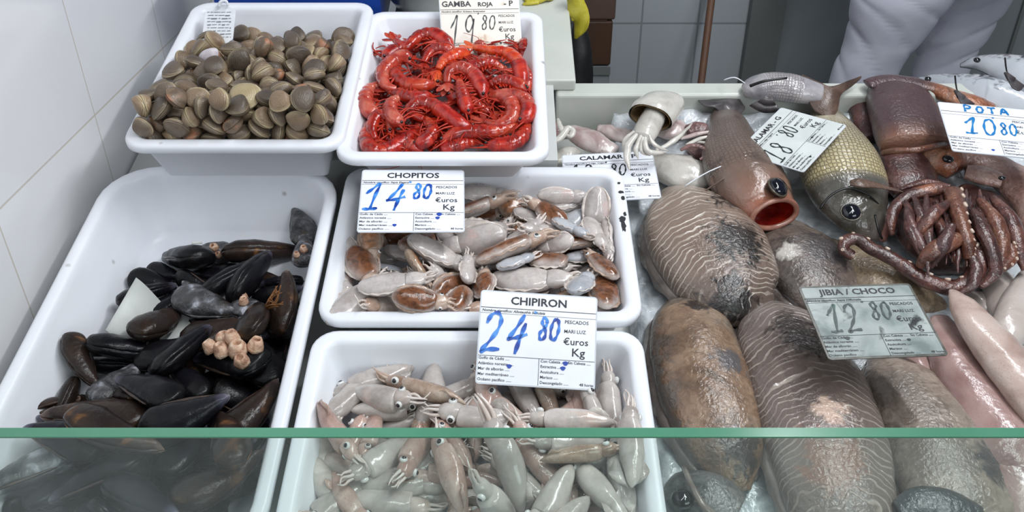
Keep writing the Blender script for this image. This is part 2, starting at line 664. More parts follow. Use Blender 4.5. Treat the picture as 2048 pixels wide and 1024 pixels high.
# ------------------------------------------------------------------ front glass
def glass_mat():
    m = bpy.data.materials.new('smudged_glass')
    m.use_nodes = True
    nt = m.node_tree
    N = nt.nodes
    out = N['Material Output']
    N.remove(N['Principled BSDF'])
    tr = N.new('ShaderNodeBsdfTransparent'); tr.inputs[0].default_value = (.90, .95, .925, 1)
    gl = N.new('ShaderNodeBsdfGlossy'); gl.inputs['Roughness'].default_value = .03
    df = N.new('ShaderNodeBsdfDiffuse'); df.inputs[0].default_value = (.80, .86, .84, 1)
    tl = N.new('ShaderNodeBsdfTranslucent'); tl.inputs[0].default_value = (.80, .86, .84, 1)
    film = N.new('ShaderNodeMixShader'); film.inputs[0].default_value = .5
    nt.links.new(df.outputs[0], film.inputs[1]); nt.links.new(tl.outputs[0], film.inputs[2])
    tc = N.new('ShaderNodeTexCoord')
    mp = N.new('ShaderNodeMapping'); mp.inputs['Scale'].default_value = (9, 9, 3); mp.inputs['Rotation'].default_value = (0, .5, 0)
    nt.links.new(tc.outputs['Object'], mp.inputs[0])
    no = N.new('ShaderNodeTexNoise'); no.inputs['Scale'].default_value = 1.6; no.inputs['Detail'].default_value = 5
    nt.links.new(mp.outputs[0], no.inputs['Vector'])
    rp = N.new('ShaderNodeMapRange')
    rp.inputs[1].default_value = .35; rp.inputs[2].default_value = .75
    rp.inputs[3].default_value = .02; rp.inputs[4].default_value = .10
    nt.links.new(no.outputs['Fac'], rp.inputs[0])
    m1 = N.new('ShaderNodeMixShader')
    nt.links.new(rp.outputs[0], m1.inputs[0]); nt.links.new(tr.outputs[0], m1.inputs[1]); nt.links.new(film.outputs[0], m1.inputs[2])
    fc = N.new('ShaderNodeLayerWeight'); fc.inputs['Blend'].default_value = .5
    lw = N.new('ShaderNodeMapRange'); lw.inputs[3].default_value = .015; lw.inputs[4].default_value = .10
    nt.links.new(fc.outputs['Facing'], lw.inputs[0])
    m2 = N.new('ShaderNodeMixShader')
    nt.links.new(lw.outputs[0], m2.inputs[0]); nt.links.new(m1.outputs[0], m2.inputs[1]); nt.links.new(gl.outputs[0], m2.inputs[2])
    nt.links.new(m2.outputs[0], out.inputs[0])
    return m


GY, GZ = .497, 1.115
gt = thing('glass_screen', 'smudged clear glass screen with a green edge along the counter front', 'glass screen', (0, GY, .76))
mb = MB(); mb.box((-.64, GY - .005, .76), (1.25, GY + .005, GZ - .0015))
build('pane', mb, glass_mat(), gt, flat_shade=True)
m_edge = M('green_glass_edge', [(70, 128, 102), (86, 144, 118)], sc=5, rough=.2, sss=.3)
mb = MB(); mb.box((-.64, GY - .005, GZ - .0015), (1.25, GY + .005, GZ))
tag(build('polished_edge', mb, m_edge, gt, flat_shade=True), 'green polished top edge')
mb = MB(); mb.box((-.64, GY - .02, 0), (1.25, GY + .02, .76))
build('base_channel', mb, m_cream, gt, flat_shade=True)

# ------------------------------------------------------------------ price cards
def glyph_text(s, x, y, size, bold=0.0, align='LEFT', shear=0.0, wid=1.0):
    """flat letters as triangles on z = 0"""
    c = bpy.data.curves.new('letters', 'FONT')
    c.body, c.size, c.offset, c.align_x, c.shear = s, size, bold, align, shear
    c.resolution_u = 2
    o = bpy.data.objects.new('letters', c)
    COL.objects.link(o)
    bpy.context.view_layer.update()
    dg = bpy.context.evaluated_depsgraph_get()
    me = bpy.data.meshes.new_from_object(o.evaluated_get(dg))
    v = [Vector((p.co.x * wid + x, p.co.y + y, 0)) for p in me.vertices]
    f = [tuple(p.vertices) for p in me.polygons]
    bpy.data.objects.remove(o)
    bpy.data.curves.remove(c)
    bpy.data.meshes.remove(me)
    return v, f


STROKES = {
    '1': [[(.05, .62), (.3, .8), (.62, 1.0), (.5, .6), (.36, .03)], [(.0, .04), (.36, .03), (.7, .07)]],
    'i': [[(.12, .62), (.34, .82), (.55, 1.0), (.47, .5), (.40, .0)]],
    '2': [[(.08, .72), (.22, .93), (.5, 1.0), (.68, .85), (.62, .6), (.35, .3), (.05, .06), (.02, .0), (.3, .06), (.8, .08)]],
    '4': [[(.62, 1.0), (.4, .72), (.1, .42), (.05, .36), (.4, .4), (.85, .5)], [(.72, .78), (.56, .4), (.42, -.02)]],
    '8': [[(.62, .78), (.5, .97), (.25, .95), (.22, .75), (.48, .52), (.62, .25), (.45, .02), (.18, .06), (.14, .3), (.4, .5), (.62, .72), (.62, .8)]],
    '0': [[(.45, .97), (.2, .85), (.08, .5), (.16, .12), (.42, .02), (.66, .25), (.72, .6), (.6, .9), (.42, .98)]],
    '9': [[(.66, .82), (.45, 1.0), (.18, .88), (.14, .62), (.38, .5), (.62, .68), (.68, .9), (.64, .5), (.55, .0)]],
    "'": [[(.25, 1.0), (.15, .82)]],
    '7': [[(.1, .95), (.35, .88), (.6, .98), (.45, .7), (.3, .6), (.2, .75)], [(.3, .6), (.1, .2), (.25, .0)]],
}


def strokes(mb, ch, x, y, w_, h_, th, z, slant=.0):
    for line in STROKES[ch]:
        q = smooth_path(line, len(line) * 5)
        L, R = [], []
        for i, (a, b) in enumerate(q):
            a0, b0 = q[max(i - 1, 0)]
            a1, b1 = q[min(i + 1, len(q) - 1)]
            dx, dy = (a1 - a0) * w_, (b1 - b0) * h_
            l = math.hypot(dx, dy) or 1
            t_ = th * (.42 + .14 * math.sin(i * .9 + x * 900))
            px_, py_ = x + a * w_ + slant * b * h_, y + b * h_
            L.append((px_ - dy / l * t_, py_ + dx / l * t_, z))
            R.append((px_ + dy / l * t_, py_ - dx / l * t_, z))
        ribbon(mb, L, R, .00012)


CW, CH = .138, .110
m_blue = M('blue_marker', [(22, 60, 150), (40, 110, 205), (80, 150, 225)], sc=55, rough=.35, lo=.38, hi=.62)
m_teal = M('teal_marker', [(24, 110, 175), (30, 130, 195)], sc=60, rough=.35)
m_navy = M('navy_marker', [(28, 58, 150), (40, 80, 180)], sc=60, rough=.4)
m_blackpen = M('black_marker', [(22, 24, 26), (45, 55, 55)], sc=60, rough=.4)
m_wornpen = M('worn_black_marker', [(30, 42, 42), (72, 84, 84)], sc=70, rough=.4, stain=[((40, 120, 98), 22, .62, .08)])
m_rim_clear = M('clear_laminate_rim', [(206, 210, 216)], rough=.15)
m_stained = M('water_stained_paper', [(226, 219, 208), (232, 226, 216), (214, 190, 160)], sc=14, rough=.35, stain=[((168, 118, 74), 20, .60, .12)], lo=.3, hi=.75)
m_wetpaper = M('wet_smeared_paper', [(120, 130, 128), (160, 168, 166), (176, 182, 180)], sc=22, rough=.15, bump=.15, bsc=60, coat=.6, stain=[((62, 66, 64), 30, .60, .10)])
m_dampgrey = M('damp_grey_paper', [(196, 202, 200), (212, 216, 214)], sc=20, rough=.25)
m_edge_dark = M('grimy_laminate_rim', [(66, 66, 60), (104, 104, 98)], sc=60, rough=.3)


def card(label, axes, loc, k, title, sci, price, paper, ink, title_ink=None, tsize=.0125, dots=(), title_hand=None, rim=m_rim_clear, title2=None, pw=1.0, rim_w=.0016):
    X_, Y_, Z_ = (Vector(a) for a in axes)
    R3 = Matrix((X_, Y_, Z_)).transposed()
    loc = Vector(loc)
    loc = CL + (loc - CL) * k
    S = CW / .138 * k
    t = thing('price_card', label, 'price card', loc, 'laminated price cards')
    fx = lambda p: loc + R3 @ (Vector(p) * S)
    hw, hh = CW / 2, CH / 2

    def put(name, mb, mat, lab=None):
        mb.v = [fx(p) for p in mb.v]
        o = build(name, mb, mat, t, flat_shade=True)
        if lab:
            o['label'] = lab
        return o
    mb = MB()
    mb.rings([rrect(CW + .0 , CH, .004, z, 4) for z in (-.0008, .0004)])
    put('laminate_edge', mb, rim)
    mb = MB()
    mb.rings([rrect(CW - 2 * rim_w, CH - 2 * rim_w, .002, z, 3) for z in (.0002, .0006)])
    put('paper', mb, paper)
    z = .0009
    lt = MB()

    def T(s, x, y, size, bold=0, align='LEFT', shear=0, wid=1.0):
        v, f = glyph_text(s, x * CW - hw, y * CH - hh, size, bold, align, shear, wid)
        lt.add([(p.x, p.y, z) for p in v], f)

    def line(x0_, y0_, x1_, y1_, th=.0005):
        lt.box((x0_ * CW - hw, y0_ * CH - hh - th / 2, z - .0002), (x1_ * CW - hw, y1_ * CH - hh + th / 2, z))
    if title2:
        for s_, x_, z_ in title2:
            T(s_, x_, .862, z_, .0003, "LEFT", 0, 1.12)
    if title:
        T(title, .5, .862, tsize, .00030, 'CENTER', 0, 1.12)
    line(.01, .815, .99, .815, .0007)
    T(sci, .02, .772, .0042, .00008, 'LEFT', .25, 1.1)
    line(.01, .755, .99, .755, .0003)
    T('PESCADOS', .725, .690, .0058, .00005)
    T('MARI LUZ', .722, .590, .0058, .00005)
    T('€uros', .72, .465, .0112, .0001, wid=1.05)
    T('Kg', .79, .345, .0135, .0001, wid=1.1)
    line(.01, .300, .99, .300, .0005)
    lt.box((.52 * CW - hw, .02 * CH - hh, z - .0002), (.52 * CW - hw + .0005, .30 * CH - hh, z))
    for i, s in enumerate(('Golfo de Cádiz .....', 'Atlántico noreste .....', 'Mar de alborán .....', 'Mar mediterráneo .....', 'Océano pacífico ......')):
        T(s, .015, .262 - i * .056, .0046, .00005, 'LEFT', 0, 1.05)
    for i, s in enumerate(('Con Cabeza .....  Sin Cabeza .....', 'Extractiva .....', 'Acuicultura .....', 'Marisco .....', 'Descongelado ......')):
        T(s, .535, .262 - i * .056, .0046, .00005, 'LEFT', 0, 1.0)
    T('48 horas', .985, .038, .0046, .00005, 'RIGHT')
    put('lettering', lt, m_black)
    z2 = .0012
    mb = MB()
    for ch, x, wd, ht, y0_ in price:
        strokes(mb, ch, x * CW - hw, y0_ * CH - hh, wd * CW, ht * CH, .0036 * pw * (1 if ht > .3 else .8), z2, .10)
    if title_hand:
        x = .26
        for ch in title_hand:
            for l in {'P': [[(.1, 0), (.1, 1), (.6, .95), (.65, .6), (.12, .5)]], 'O': STROKES['0'], 'T': [[(.0, .95), (.8, .98)], [(.4, .95), (.38, 0)]], 'A': [[(.0, 0), (.4, 1.0), (.8, 0)], [(.2, .4), (.65, .42)]]}[ch]:
                STROKES['_'] = [l]
                strokes(mb, '_', x * CW - hw, .835 * CH - hh, .1 * CW, .13 * CH, .0034, z2, .05)
            x += .125
    put('price_figures', mb, ink, 'hand-written price')
    for dx, dy, r in dots:
        mb = MB()
        ring = [(dx * CW - hw + r * (1 + .25 * math.sin(3 * a_)) * math.cos(a_), dy * CH - hh + r * .8 * math.sin(a_), 0) for a_ in (i * .5236 for i in range(12))]
        mb.rings([[Vector((p[0], p[1], zz)) for p in ring] for zz in (z, z2)])
        put('ink_dot', mb, m_navy if ink in (m_blue, m_teal) else m_blackpen)
    return t


def pr(a, b, ya=.34, ha=.42, yb=.5, hb=.24, wa=.19, wb=.10, one='1', x0=.03, x1=.50):
    out = [(one if c == '1' else c, x0 + i * wa * 1.08, wa, ha, ya) for i, c in enumerate(a)]
    out += [("'", x1 - .045, .06, .12, ya + ha - .08)]
    return out + [(c, x1 + i * wb * .95, wb, hb, yb) for i, c in enumerate(b)]


card('white price card reading CHOPITOS 14 80 in blue marker', [[0.9981, 0.0543, -0.0302], [-0.0411, 0.9417, 0.334], [0.0466, -0.3321, 0.9421]], [-0.1319, 0.9948, 1.0488], 1.02,
     'CHOPITOS', 'Nombre científico: Sepia Elegans', pr('14', '80', wa=.2, yb=.52), m_paper, m_blue, dots=((.76, .27, .0034), (.745, .215, .0028), (.345, .105, .0026)), tsize=.0128, pw=1.25)
card('white price card reading CHIPIRON 24 80 in blue marker', [[0.997, -0.0037, -0.0769], [0.0545, 0.7392, 0.6713], [0.0544, -0.6735, 0.7372]], [0.0294, 0.7869, 0.9792], 1.04,
     'CHIPIRON', 'Nombre científico: Alloteuthis Subulata', pr('24', '80'), m_paper, m_blue, dots=((.745, .265, .0032), (.725, .212, .0030), (.275, .200, .0030)), tsize=.0128, pw=1.35)
card('rust-stained price card reading GAMBA ROJA - P 19 80 in the red prawn tray', [[0.983, 0.1798, -0.0379], [-0.0649, 0.5329, 0.8437], [0.1719, -0.8269, 0.5355]], [-0.0525, 1.4380, 1.1345], .985,
     None, 'Nombre científico: Aristeus Antennatus', pr('i9', '80', ya=.22, ha=.5, yb=.5, hb=.22, wa=.17, x0=.08), m_stained, m_blackpen, dots=((.735, .285, .0018),), pw=.75, title2=(('GAMBA', .03, .0130), ('ROJA', .475, .0098), ('- P', .80, .0130)))
card('white price card reading CALAMAR - P, half hidden behind the CHOPITOS tray', [[0.9983, -0.0058, 0.0572], [-0.0065, 0.9772, 0.212], [-0.0572, -0.212, 0.9756]], [0.1454, 1.1351, 1.0118], 1.04,
     'CALAMAR - P', 'Nombre científico: Loligo Vulgaris', pr('18', '80', wa=.15), m_paper, m_blackpen, dots=((.60, .28, .0022), (.58, .22, .0022)), tsize=.0128, pw=.8)
card('damp grey price card reading CALAMAR - G lying across two whole fish', [[0.652, 0.7271, 0.215], [-0.7422, 0.67, -0.0147], [-0.1548, -0.15, 0.9765]], [0.4299, 1.2075, 1.0394], 1.0,
     'CALAMAR - G', 'Nombre científico: Loligo Vulgaris', pr('18', '80', wa=.16, ha=.34), m_dampgrey, m_blackpen, dots=((.61, .27, .0022), (.28, .085, .0022)), tsize=.0125, pw=.7)
card('wet smeared price card reading JIBIA / CHOCO on top of the cuttlefish', [[0.9967, 0.0794, -0.0181], [-0.0737, 0.974, 0.214], [0.0347, -0.2119, 0.9767]], [0.4126, 0.7911, 1.0046], 1.02,
     'JIBIA / CHOCO', 'Nombre científico: Sepia Officinalis', pr('12', '80', wa=.14, x0=.12, ha=.38, x1=.52), m_wetpaper, m_wornpen, dots=((.735, .215, .0022), (.23, .262, .0030)), rim=m_edge_dark, tsize=.0125, rim_w=.0030)
card('white price card with POTA hand-written in blue above the purple squid', [[0.9917, -0.1174, -0.0516], [0.1272, 0.9518, 0.279], [0.0164, -0.2833, 0.9589]], [0.6956, 1.1419, 1.0826], 1.03,
     None, ' ', pr('10', '80', x0=.2, wa=.17, ya=.38, ha=.34, x1=.56, yb=.42), m_paper, m_teal, dots=((.42, .09, .0024), (.80, .18, .0028)), title_hand='POTA', pw=1.0)

# ------------------------------------------------------------------ shell and squid kinds (built once, then copied)
random.seed(5)
PROBE = False
m_clam = M('clam_shell', [(66, 56, 48), (104, 90, 76), (136, 118, 98)], sc=60, rough=.42, bump=.25, bsc=420, rnd=.34, mott=.2, stripe=((50, 42, 36), 4.6, .75), along=[(.0, (96, 82, 70)), (.86, (106, 92, 76)), (.97, (156, 138, 110)), (1, (176, 158, 126))], coat=.25)
m_clam_tan = M('olive_tan_clam_shell', [(98, 80, 62), (138, 114, 90), (168, 144, 114)], sc=50, rough=.42, bump=.3, bsc=420, rnd=.25, mott=.15, stripe=((84, 70, 52), 4.6, .65), along=[(.0, (130, 108, 86)), (.86, (136, 114, 90)), (.97, (182, 164, 128)), (1, (198, 182, 146))], coat=.25)
m_clam_pale = M('pale_clam_shell', [(146, 130, 98), (186, 170, 132)], sc=40, rough=.4, bump=.25, bsc=420, stripe=((112, 96, 68), 3.6, .5), along=[(.0, (150, 134, 104)), (.9, (178, 160, 122)), (1, (214, 200, 168))], coat=.25)
m_clam_orange = M('orange_marked_clam_shell', [(84, 70, 58), (118, 98, 78), (150, 112, 86)], sc=45, rough=.42, bump=.25, bsc=420, stain=[((166, 112, 82), 55, .56, .10)], stripe=((70, 60, 48), 4.0, .4), coat=.25)
m_clam_white = M('bleached_clam_shell', [(206, 200, 204), (176, 164, 172)], sc=60, rough=.42, bump=.2, bsc=420, coat=.25)


def clam_mb(L=.037, B=.031, H=.0105):
    mb = MB()
    n, k = 20, 8
    for sg in (1, -1):
        R, A = [], []
        for i in range(k + 1):
            r = (i + .12) / (k + .12)
            ring = []
            for j in range(n):
                th = 6.28318 * j / n
                ox = L / 2 * math.cos(th)
                oy = B / 2 * math.sin(th) * (1 - .10 * math.cos(th) * math.cos(th)) + .0012 * math.cos(2 * th)
                ux, uy = -.10 * L, .34 * B
                z = H * (max(0, 1 - r ** 2.3)) ** .62
                ring.append(Vector((ux * (1 - r) + ox * r, uy * (1 - r) + oy * r, sg * (z + .0003))))
                A.append((r, j / n, 0))
            R.append(ring if sg > 0 else ring[::-1])
        mb.rings(R, A, True, False)
    return mb


def proto_mesh(name, mb, mat, label, cat, group):
    return tag(build(name, mb, mat), label, cat, group)


CLAMS = 'clams in the back corner tray'
clam = proto_mesh('clam', clam_mb(), m_clam, 'grey-brown clam, one of the common ones heaped in the back corner tray', 'clam', CLAMS)
clam_round = proto_mesh('clam', clam_mb(.034, .032, .0115), m_clam_tan, 'rounder olive-tan clam heaped in the back corner tray', 'clam', CLAMS)
clam_orange = proto_mesh('clam', clam_mb(.035, .029, .0105), m_clam_orange, 'brown clam with orange-pink markings, in the heap in the back corner tray', 'clam', CLAMS)
clam_pale = proto_mesh('clam', clam_mb(.047, .045, .013), m_clam_pale, 'big pale tan round clam in the middle of the clam tray', 'clam', CLAMS)
clam_white = proto_mesh('clam', clam_mb(.034, .022, .008), m_clam_white, 'bleached white clam just below the paper tag', 'clam', CLAMS)

# mussels
m_mus = M('black_mussel_shell', [(6, 6, 8), (14, 13, 15), (28, 24, 22)], sc=26, rough=.34, spec=.2, bump=.22, bsc=160, rnd=.3, along=[(0, (150, 146, 158)), (.05, (96, 94, 112)), (.16, (24, 24, 32)), (1, (10, 10, 12))], coat=.1)
m_mus_brown = M('brown_mussel_shell', [(16, 13, 12), (44, 32, 24), (84, 58, 36)], sc=34, rough=.3, bump=.25, bsc=190, rnd=.25, along=[(0, (128, 108, 100)), (.1, (50, 40, 38)), (1, (34, 26, 22))], stain=[((112, 76, 44), 34, .60, .12)], spec=.22, coat=.12)
m_mus_grey = M('encrusted_mussel_shell', [(24, 23, 24), (64, 64, 66), (120, 120, 126)], sc=60, rough=.4, bump=.6, bsc=220, rnd=.2, stain=[((168, 170, 178), 60, .60, .10), ((60, 48, 34), 30, .6, .1)], coat=.3)
m_mus_lip = M('mussel_shell_lip', [(70, 54, 44), (44, 34, 30)], sc=80, rough=.3)
m_barn = M('pink_tan_barnacle', [(146, 104, 84), (196, 158, 132), (222, 196, 172)], sc=140, rough=.5, bump=.3, bsc=500)
m_barn_hole = M('barnacle_mouth', [(28, 20, 18)], rough=.6)
m_beard = M('orange_brown_beard', [(84, 52, 22), (138, 88, 40)], sc=90, rough=.6)
m_scrape = M('white_worm_tube', [(206, 206, 198)], rough=.5)
MUSS = 'black mussels in the deep tub'


def valve_mb(sg, L=.085, B=.040, H=.0145, bend=.004, x0=0.0):
    prof = [(0, .03), (.04, .17), (.12, .34), (.28, .58), (.48, .83), (.66, .97), (.8, .98), (.91, .80), (.97, .52), (1.0, .06)]
    pts = []
    for x, b in prof:
        pts.append((x * L - L / 2, bend * math.sin(x * 3.14) - bend * .5, 0, b * B / 2, H * b ** .75 * (1.12 - .35 * x)))
    mb = sweep(MB(), pts, UP, 18, 30, low=.06)
    if sg < 0:
        for p in mb.v:
            p.z = -p.z
        mb.f = [f[::-1] for f in mb.f]
    return mb


def barnacle(par, c, r, tilt=(0, 0, 1)):
    up = Vector(tilt).normalized()
    q = up.to_track_quat('Z', 'Y')
    mb = MB()
    R = []
    for rr, z in ((1.0, -.3), (.95, .1), (.78, .8), (.55, 1.25), (.42, 1.2), (.36, .8), (.3, .5)):
        R.append([Vector(c) + q @ Vector((r * rr * math.cos(a * .6283) * (1 + .1 * (a % 2)), r * rr * math.sin(a * .6283) * (1 + .1 * (a % 2)), r * z)) for a in range(10)])
    mb.rings(R)
    return build('barnacle', mb, m_barn, par)


def make_mussel(mat, L=.085, B=.040, H=.0145, bend=.004, barn=(), beard=False, gape=0.0, squiggle=False):
    t = thing('mussel', 'black mussel', 'mussel', (0, 0, 0), MUSS)
    for sg in (1, -1):
        mb = valve_mb(sg, L, B, H, bend)
        mb.jitter(.0013, 60, sg + L * 100).jitter(.0006, 210, L * 90)
        if gape:
            Mx = Matrix.Rotation(sg * gape, 3, 'Y')
            o = Vector((-L / 2, 0, 0))
            mb.v = [o + Mx.inverted() @ (p - o) for p in mb.v]
        build('valve', mb, mat, t)
    mb = MB()
    ring = [(x, y) for x, y in ((-.47, .04), (-.36, .19), (-.1, .36), (.15, .46), (.32, .46), (.45, .30), (.497, 0), (.45, -.30), (.32, -.46), (.15, -.46), (-.1, -.36), (-.36, -.19), (-.47, -.04))]
    R = [[Vector((x * L * k, y * B * k * 1.0, z)) for x, y in ring] for k, z in ((.96, -.0012), (1.0, -.0005), (1.0, .0005), (.96, .0012))]
    mb.rings(R)
    build('lip', mb, m_mus_lip, t)
    for c in barn:
        barnacle(t, c[:3], c[3], c[4:] or (0, 0, 1))
    if beard:
        mb = MB()
        for i in range(14):
            a = random.uniform(-1, 1)
            tube(mb, [(-L * .1, B * .3, 0), (-L * .1 + a * .012, B * .3 + .012, random.uniform(-.004, .006)), (-L * .1 + a * .02, B * .3 + random.uniform(.016, .028), random.uniform(-.006, .01))], .0013, .0006, 5)
        build('beard', mb, m_beard, t)
    if squiggle:
        build('worm_tube', tube(MB(), [(L * .30, -.006, H * .98), (L * .33, .0, H * 1.0), (L * .31, .006, H * .99), (L * .27, .008, H * 1.02)], .0013, .001, 6), m_scrape, t)
    return t


MUS = {
    'b': make_mussel(m_mus), 'B': make_mussel(m_mus, .092, .047, .017, squiggle=True), 'n': make_mussel(m_mus_brown, .088, .036, .0145, .006, beard=False),
    'w': make_mussel(m_mus_brown, .085, .042, .015, beard=True), 'g': make_mussel(m_mus_grey, .075, .037, .014), 's': make_mussel(m_mus, .062, .029, .011),
    'o': make_mussel(m_mus_brown, .056, .027, .011, gape=.10),
    'k': make_mussel(m_mus_grey, .066, .034, .013, barn=((.012, .004, .012, .006), (.02, -.006, .010, .005))),
    'K': make_mussel(m_mus, .085, .042, .015, barn=((.0, .006, .016, .0085), (.014, .010, .017, .0078, .3, .4, 1), (.022, -.004, .016, .0085, .4, 0, 1), (.008, -.008, .017, .0075), (-.008, -.004, .017, .007, -.3, 0, 1), (.033, .006, .013, .0075, .6, .2, 1), (.03, -.012, .011, .007, .5, -.4, 1), (.016, .002, .024, .007))),
}

# baby cuttlefish and baby squid
m_chop = M('baby_cuttlefish_skin', [(184, 164, 150), (204, 190, 182), (216, 206, 200)], sc=38, rough=.22, sss=.25, coat=.5, rnd=.06, bump=.1, bsc=200, mott=.2, top=((134, 84, 54), .0045, .0105), stain=[((206, 150, 128), 22, .68, .2)])
m_chop_tan = M('tan_baby_cuttlefish_skin', [(180, 156, 132), (200, 180, 160), (212, 198, 184)], mott=.2, sc=38, rough=.22, sss=.25, coat=.5, rnd=.08, bump=.1, bsc=200, top=((176, 120, 78), .0060, .0125))
m_chop_pale = M('pale_baby_cuttlefish_skin', [(180, 170, 166), (204, 196, 192), (220, 210, 204)], mott=.16, sc=30, rough=.2, sss=.3, coat=.6, rnd=.05, bump=.1, bsc=160, stain=[((216, 176, 166), 20, .62, .2)])
m_chop_blue = M('bluish_baby_cuttlefish_skin', [(170, 174, 182), (200, 202, 206)], mott=.14, sc=30, rough=.2, sss=.3, coat=.6, rnd=.04, bump=.1, bsc=160)
m_arms = M('pale_squid_arms', [(202, 184, 172), (222, 212, 206)], sc=70, rough=.25, sss=.2, coat=.4)
m_arms_brown = M('brownish_squid_arms', [(150, 118, 98), (200, 178, 162)], sc=70, rough=.25, sss=.2, coat=.4)
m_squid = M('baby_squid_skin', [(164, 154, 148), (194, 186, 180), (218, 210, 203)], mott=.12, sc=26, rough=.2, sss=.3, coat=.6, rnd=.07, bump=.12, bsc=170, stain=[((202, 172, 158), 18, .62, .18)])
m_squid_pink = M('pink_baby_squid_skin', [(172, 138, 126), (196, 168, 156), (214, 194, 184)], mott=.15, sc=26, rough=.22, sss=.3, coat=.6, rnd=.06, bump=.12, bsc=170, flecks=((140, 84, 70), 420, .10))
m_squid_brown = M('brownish_baby_squid_skin', [(138, 110, 92), (178, 154, 136), (204, 188, 172)], mott=.18, sc=30, rough=.22, sss=.3, coat=.6, rnd=.06, bump=.12, bsc=170, flecks=((92, 58, 46), 380, .10))
m_eyewhite = M('silver_eye_ring', [(206, 204, 200), (226, 226, 224)], sc=90, rough=.2, coat=.5)
m_pupil = M('black_pupil', [(10, 10, 14)], rough=.1, coat=.6)


def arm_set(par, base, n, L, r, mat, spread=.5, rnd_=None, name='arm', droop=.0):
    q = rnd_ or random
    for i in range(n):
        a = 6.283 * i / n + .3
        y, z = math.cos(a), math.sin(a)
        l = L * q.uniform(.7, 1.1)
        s1, s2 = q.uniform(.3, 1) * spread, q.uniform(.2, 1.1) * spread
        pts = [(base, y * r * 1.6, z * r * 1.2), (base + l * .35, y * (r * 1.6 + l * .3 * s1), z * (r * 1.2 + l * .15 * s1) - droop * .2), (base + l * .7, y * (r + l * .55 * s2) + q.uniform(-.1, .1) * l, z * (r + l * .2 * s2) - droop * .6),
               (base + l * .95, y * (r + l * .7 * s1) + q.uniform(-.2, .2) * l, z * l * .2 * s2 - droop)]
        build(name, tube(MB(), pts, r, r * .25, 6, 8), mat, par)


def eye(par, c, r, d, white=True, name='eye'):
    d = Vector(d).normalized()
    q = d.to_track_quat('Z', 'Y').to_matrix()
    mb = MB()
    ball(mb, c, r, r, r * .7, 10, 6, q)
    e = build(name, mb, m_eyewhite if white else m_pupil, par)
    if white:
        build('pupil', ball(MB(), Vector(c) + d * r * .42, r * .62, r * .62, r * .45, 10, 6, q), m_pupil, e, org=par['_org'])
    return e


def make_chopito(mat, L=.058, B=.036, H=.021, armmat=m_arms, seed=1, blunt=1.0, eyes=True, head=True):
    t = thing('baby_cuttlefish', 'baby cuttlefish', 'cuttlefish', (0, 0, 0), 'baby cuttlefish in the CHOPITOS tray')
    q = random.Random(seed)
    prof = [(0, .12), (.05, .42), (.16, .72), (.36, .95), (.58, 1.0), (.8, .92), (.93, .8), (1.0, .62)]
    x0 = -L * .68
    mb = sweep(MB(), [(x0 + x * L, 0, 0, b * B / 2, b ** .7 * H / 2 * (1 - .12 * x)) for x, b in prof], UP, 20, 24, low=.9)
    mb.jitter(.0016, 55, seed)
    build('mantle', mb, mat, t)
    for sg in (1, -1):
        l_, r_ = [], []
        for i in range(15):
            x = .04 + .9 * i / 14
            b = [p for p in smooth_path(prof, 40) if p[0] >= x][0][1] * B / 2
            wv = .0012 * math.sin(i * 1.9 + seed)
            l_.append((x0 + x * L, sg * (b - .0015), -.0005))
            r_.append((x0 + x * L, sg * (b + .0035 * math.sin(3.1 * (i + .3) / 14.6)), wv - .0015))
        build('fin', ribbon(MB(), l_, r_, .0008), armmat, t)
    if head:
        hx = x0 + L
        build('head', sweep(MB(), [(hx - .004, 0, -.001, .010, .0065), (hx + .005, 0, -.001, .0115, .0078), (hx + .014, 0, -.001, .009, .006), (hx + .019, 0, -.001, .005, .004)], UP, 14, 12).jitter(.001, 120, seed), mat if mat in (m_chop_pale, m_chop_blue) else m_arms_brown, t)
        if eyes:
            for sg in (1, -1):
                eye(t, (hx + .006, sg * .0095, .0022), .0032, (0.1, sg * .8, .7))
        arm_set(t, hx + .014, 5, .018, .0027, armmat, .6, q, droop=.004)
    return t


CHO = {
    'B': make_chopito(m_chop, .060, .033, .021, m_arms_brown, 1), 'N': make_chopito(m_chop, .054, .036, .020, m_arms, 2, eyes=False),
    'P': make_chopito(m_chop_pale, .060, .032, .021, m_arms, 3, eyes=False), 'p': make_chopito(m_chop_pale, .046, .029, .019, m_arms, 4),
    'u': make_chopito(m_chop_blue, .046, .032, .019, m_arms, 5, eyes=False), 'T': make_chopito(m_chop_tan, .056, .032, .021, m_arms_brown, 6),
    'l': make_chopito(m_chop_pale, .064, .024, .016, m_arms, 7, eyes=False), 'b': make_chopito(m_chop, .044, .028, .018, m_arms, 8, head=False),
}


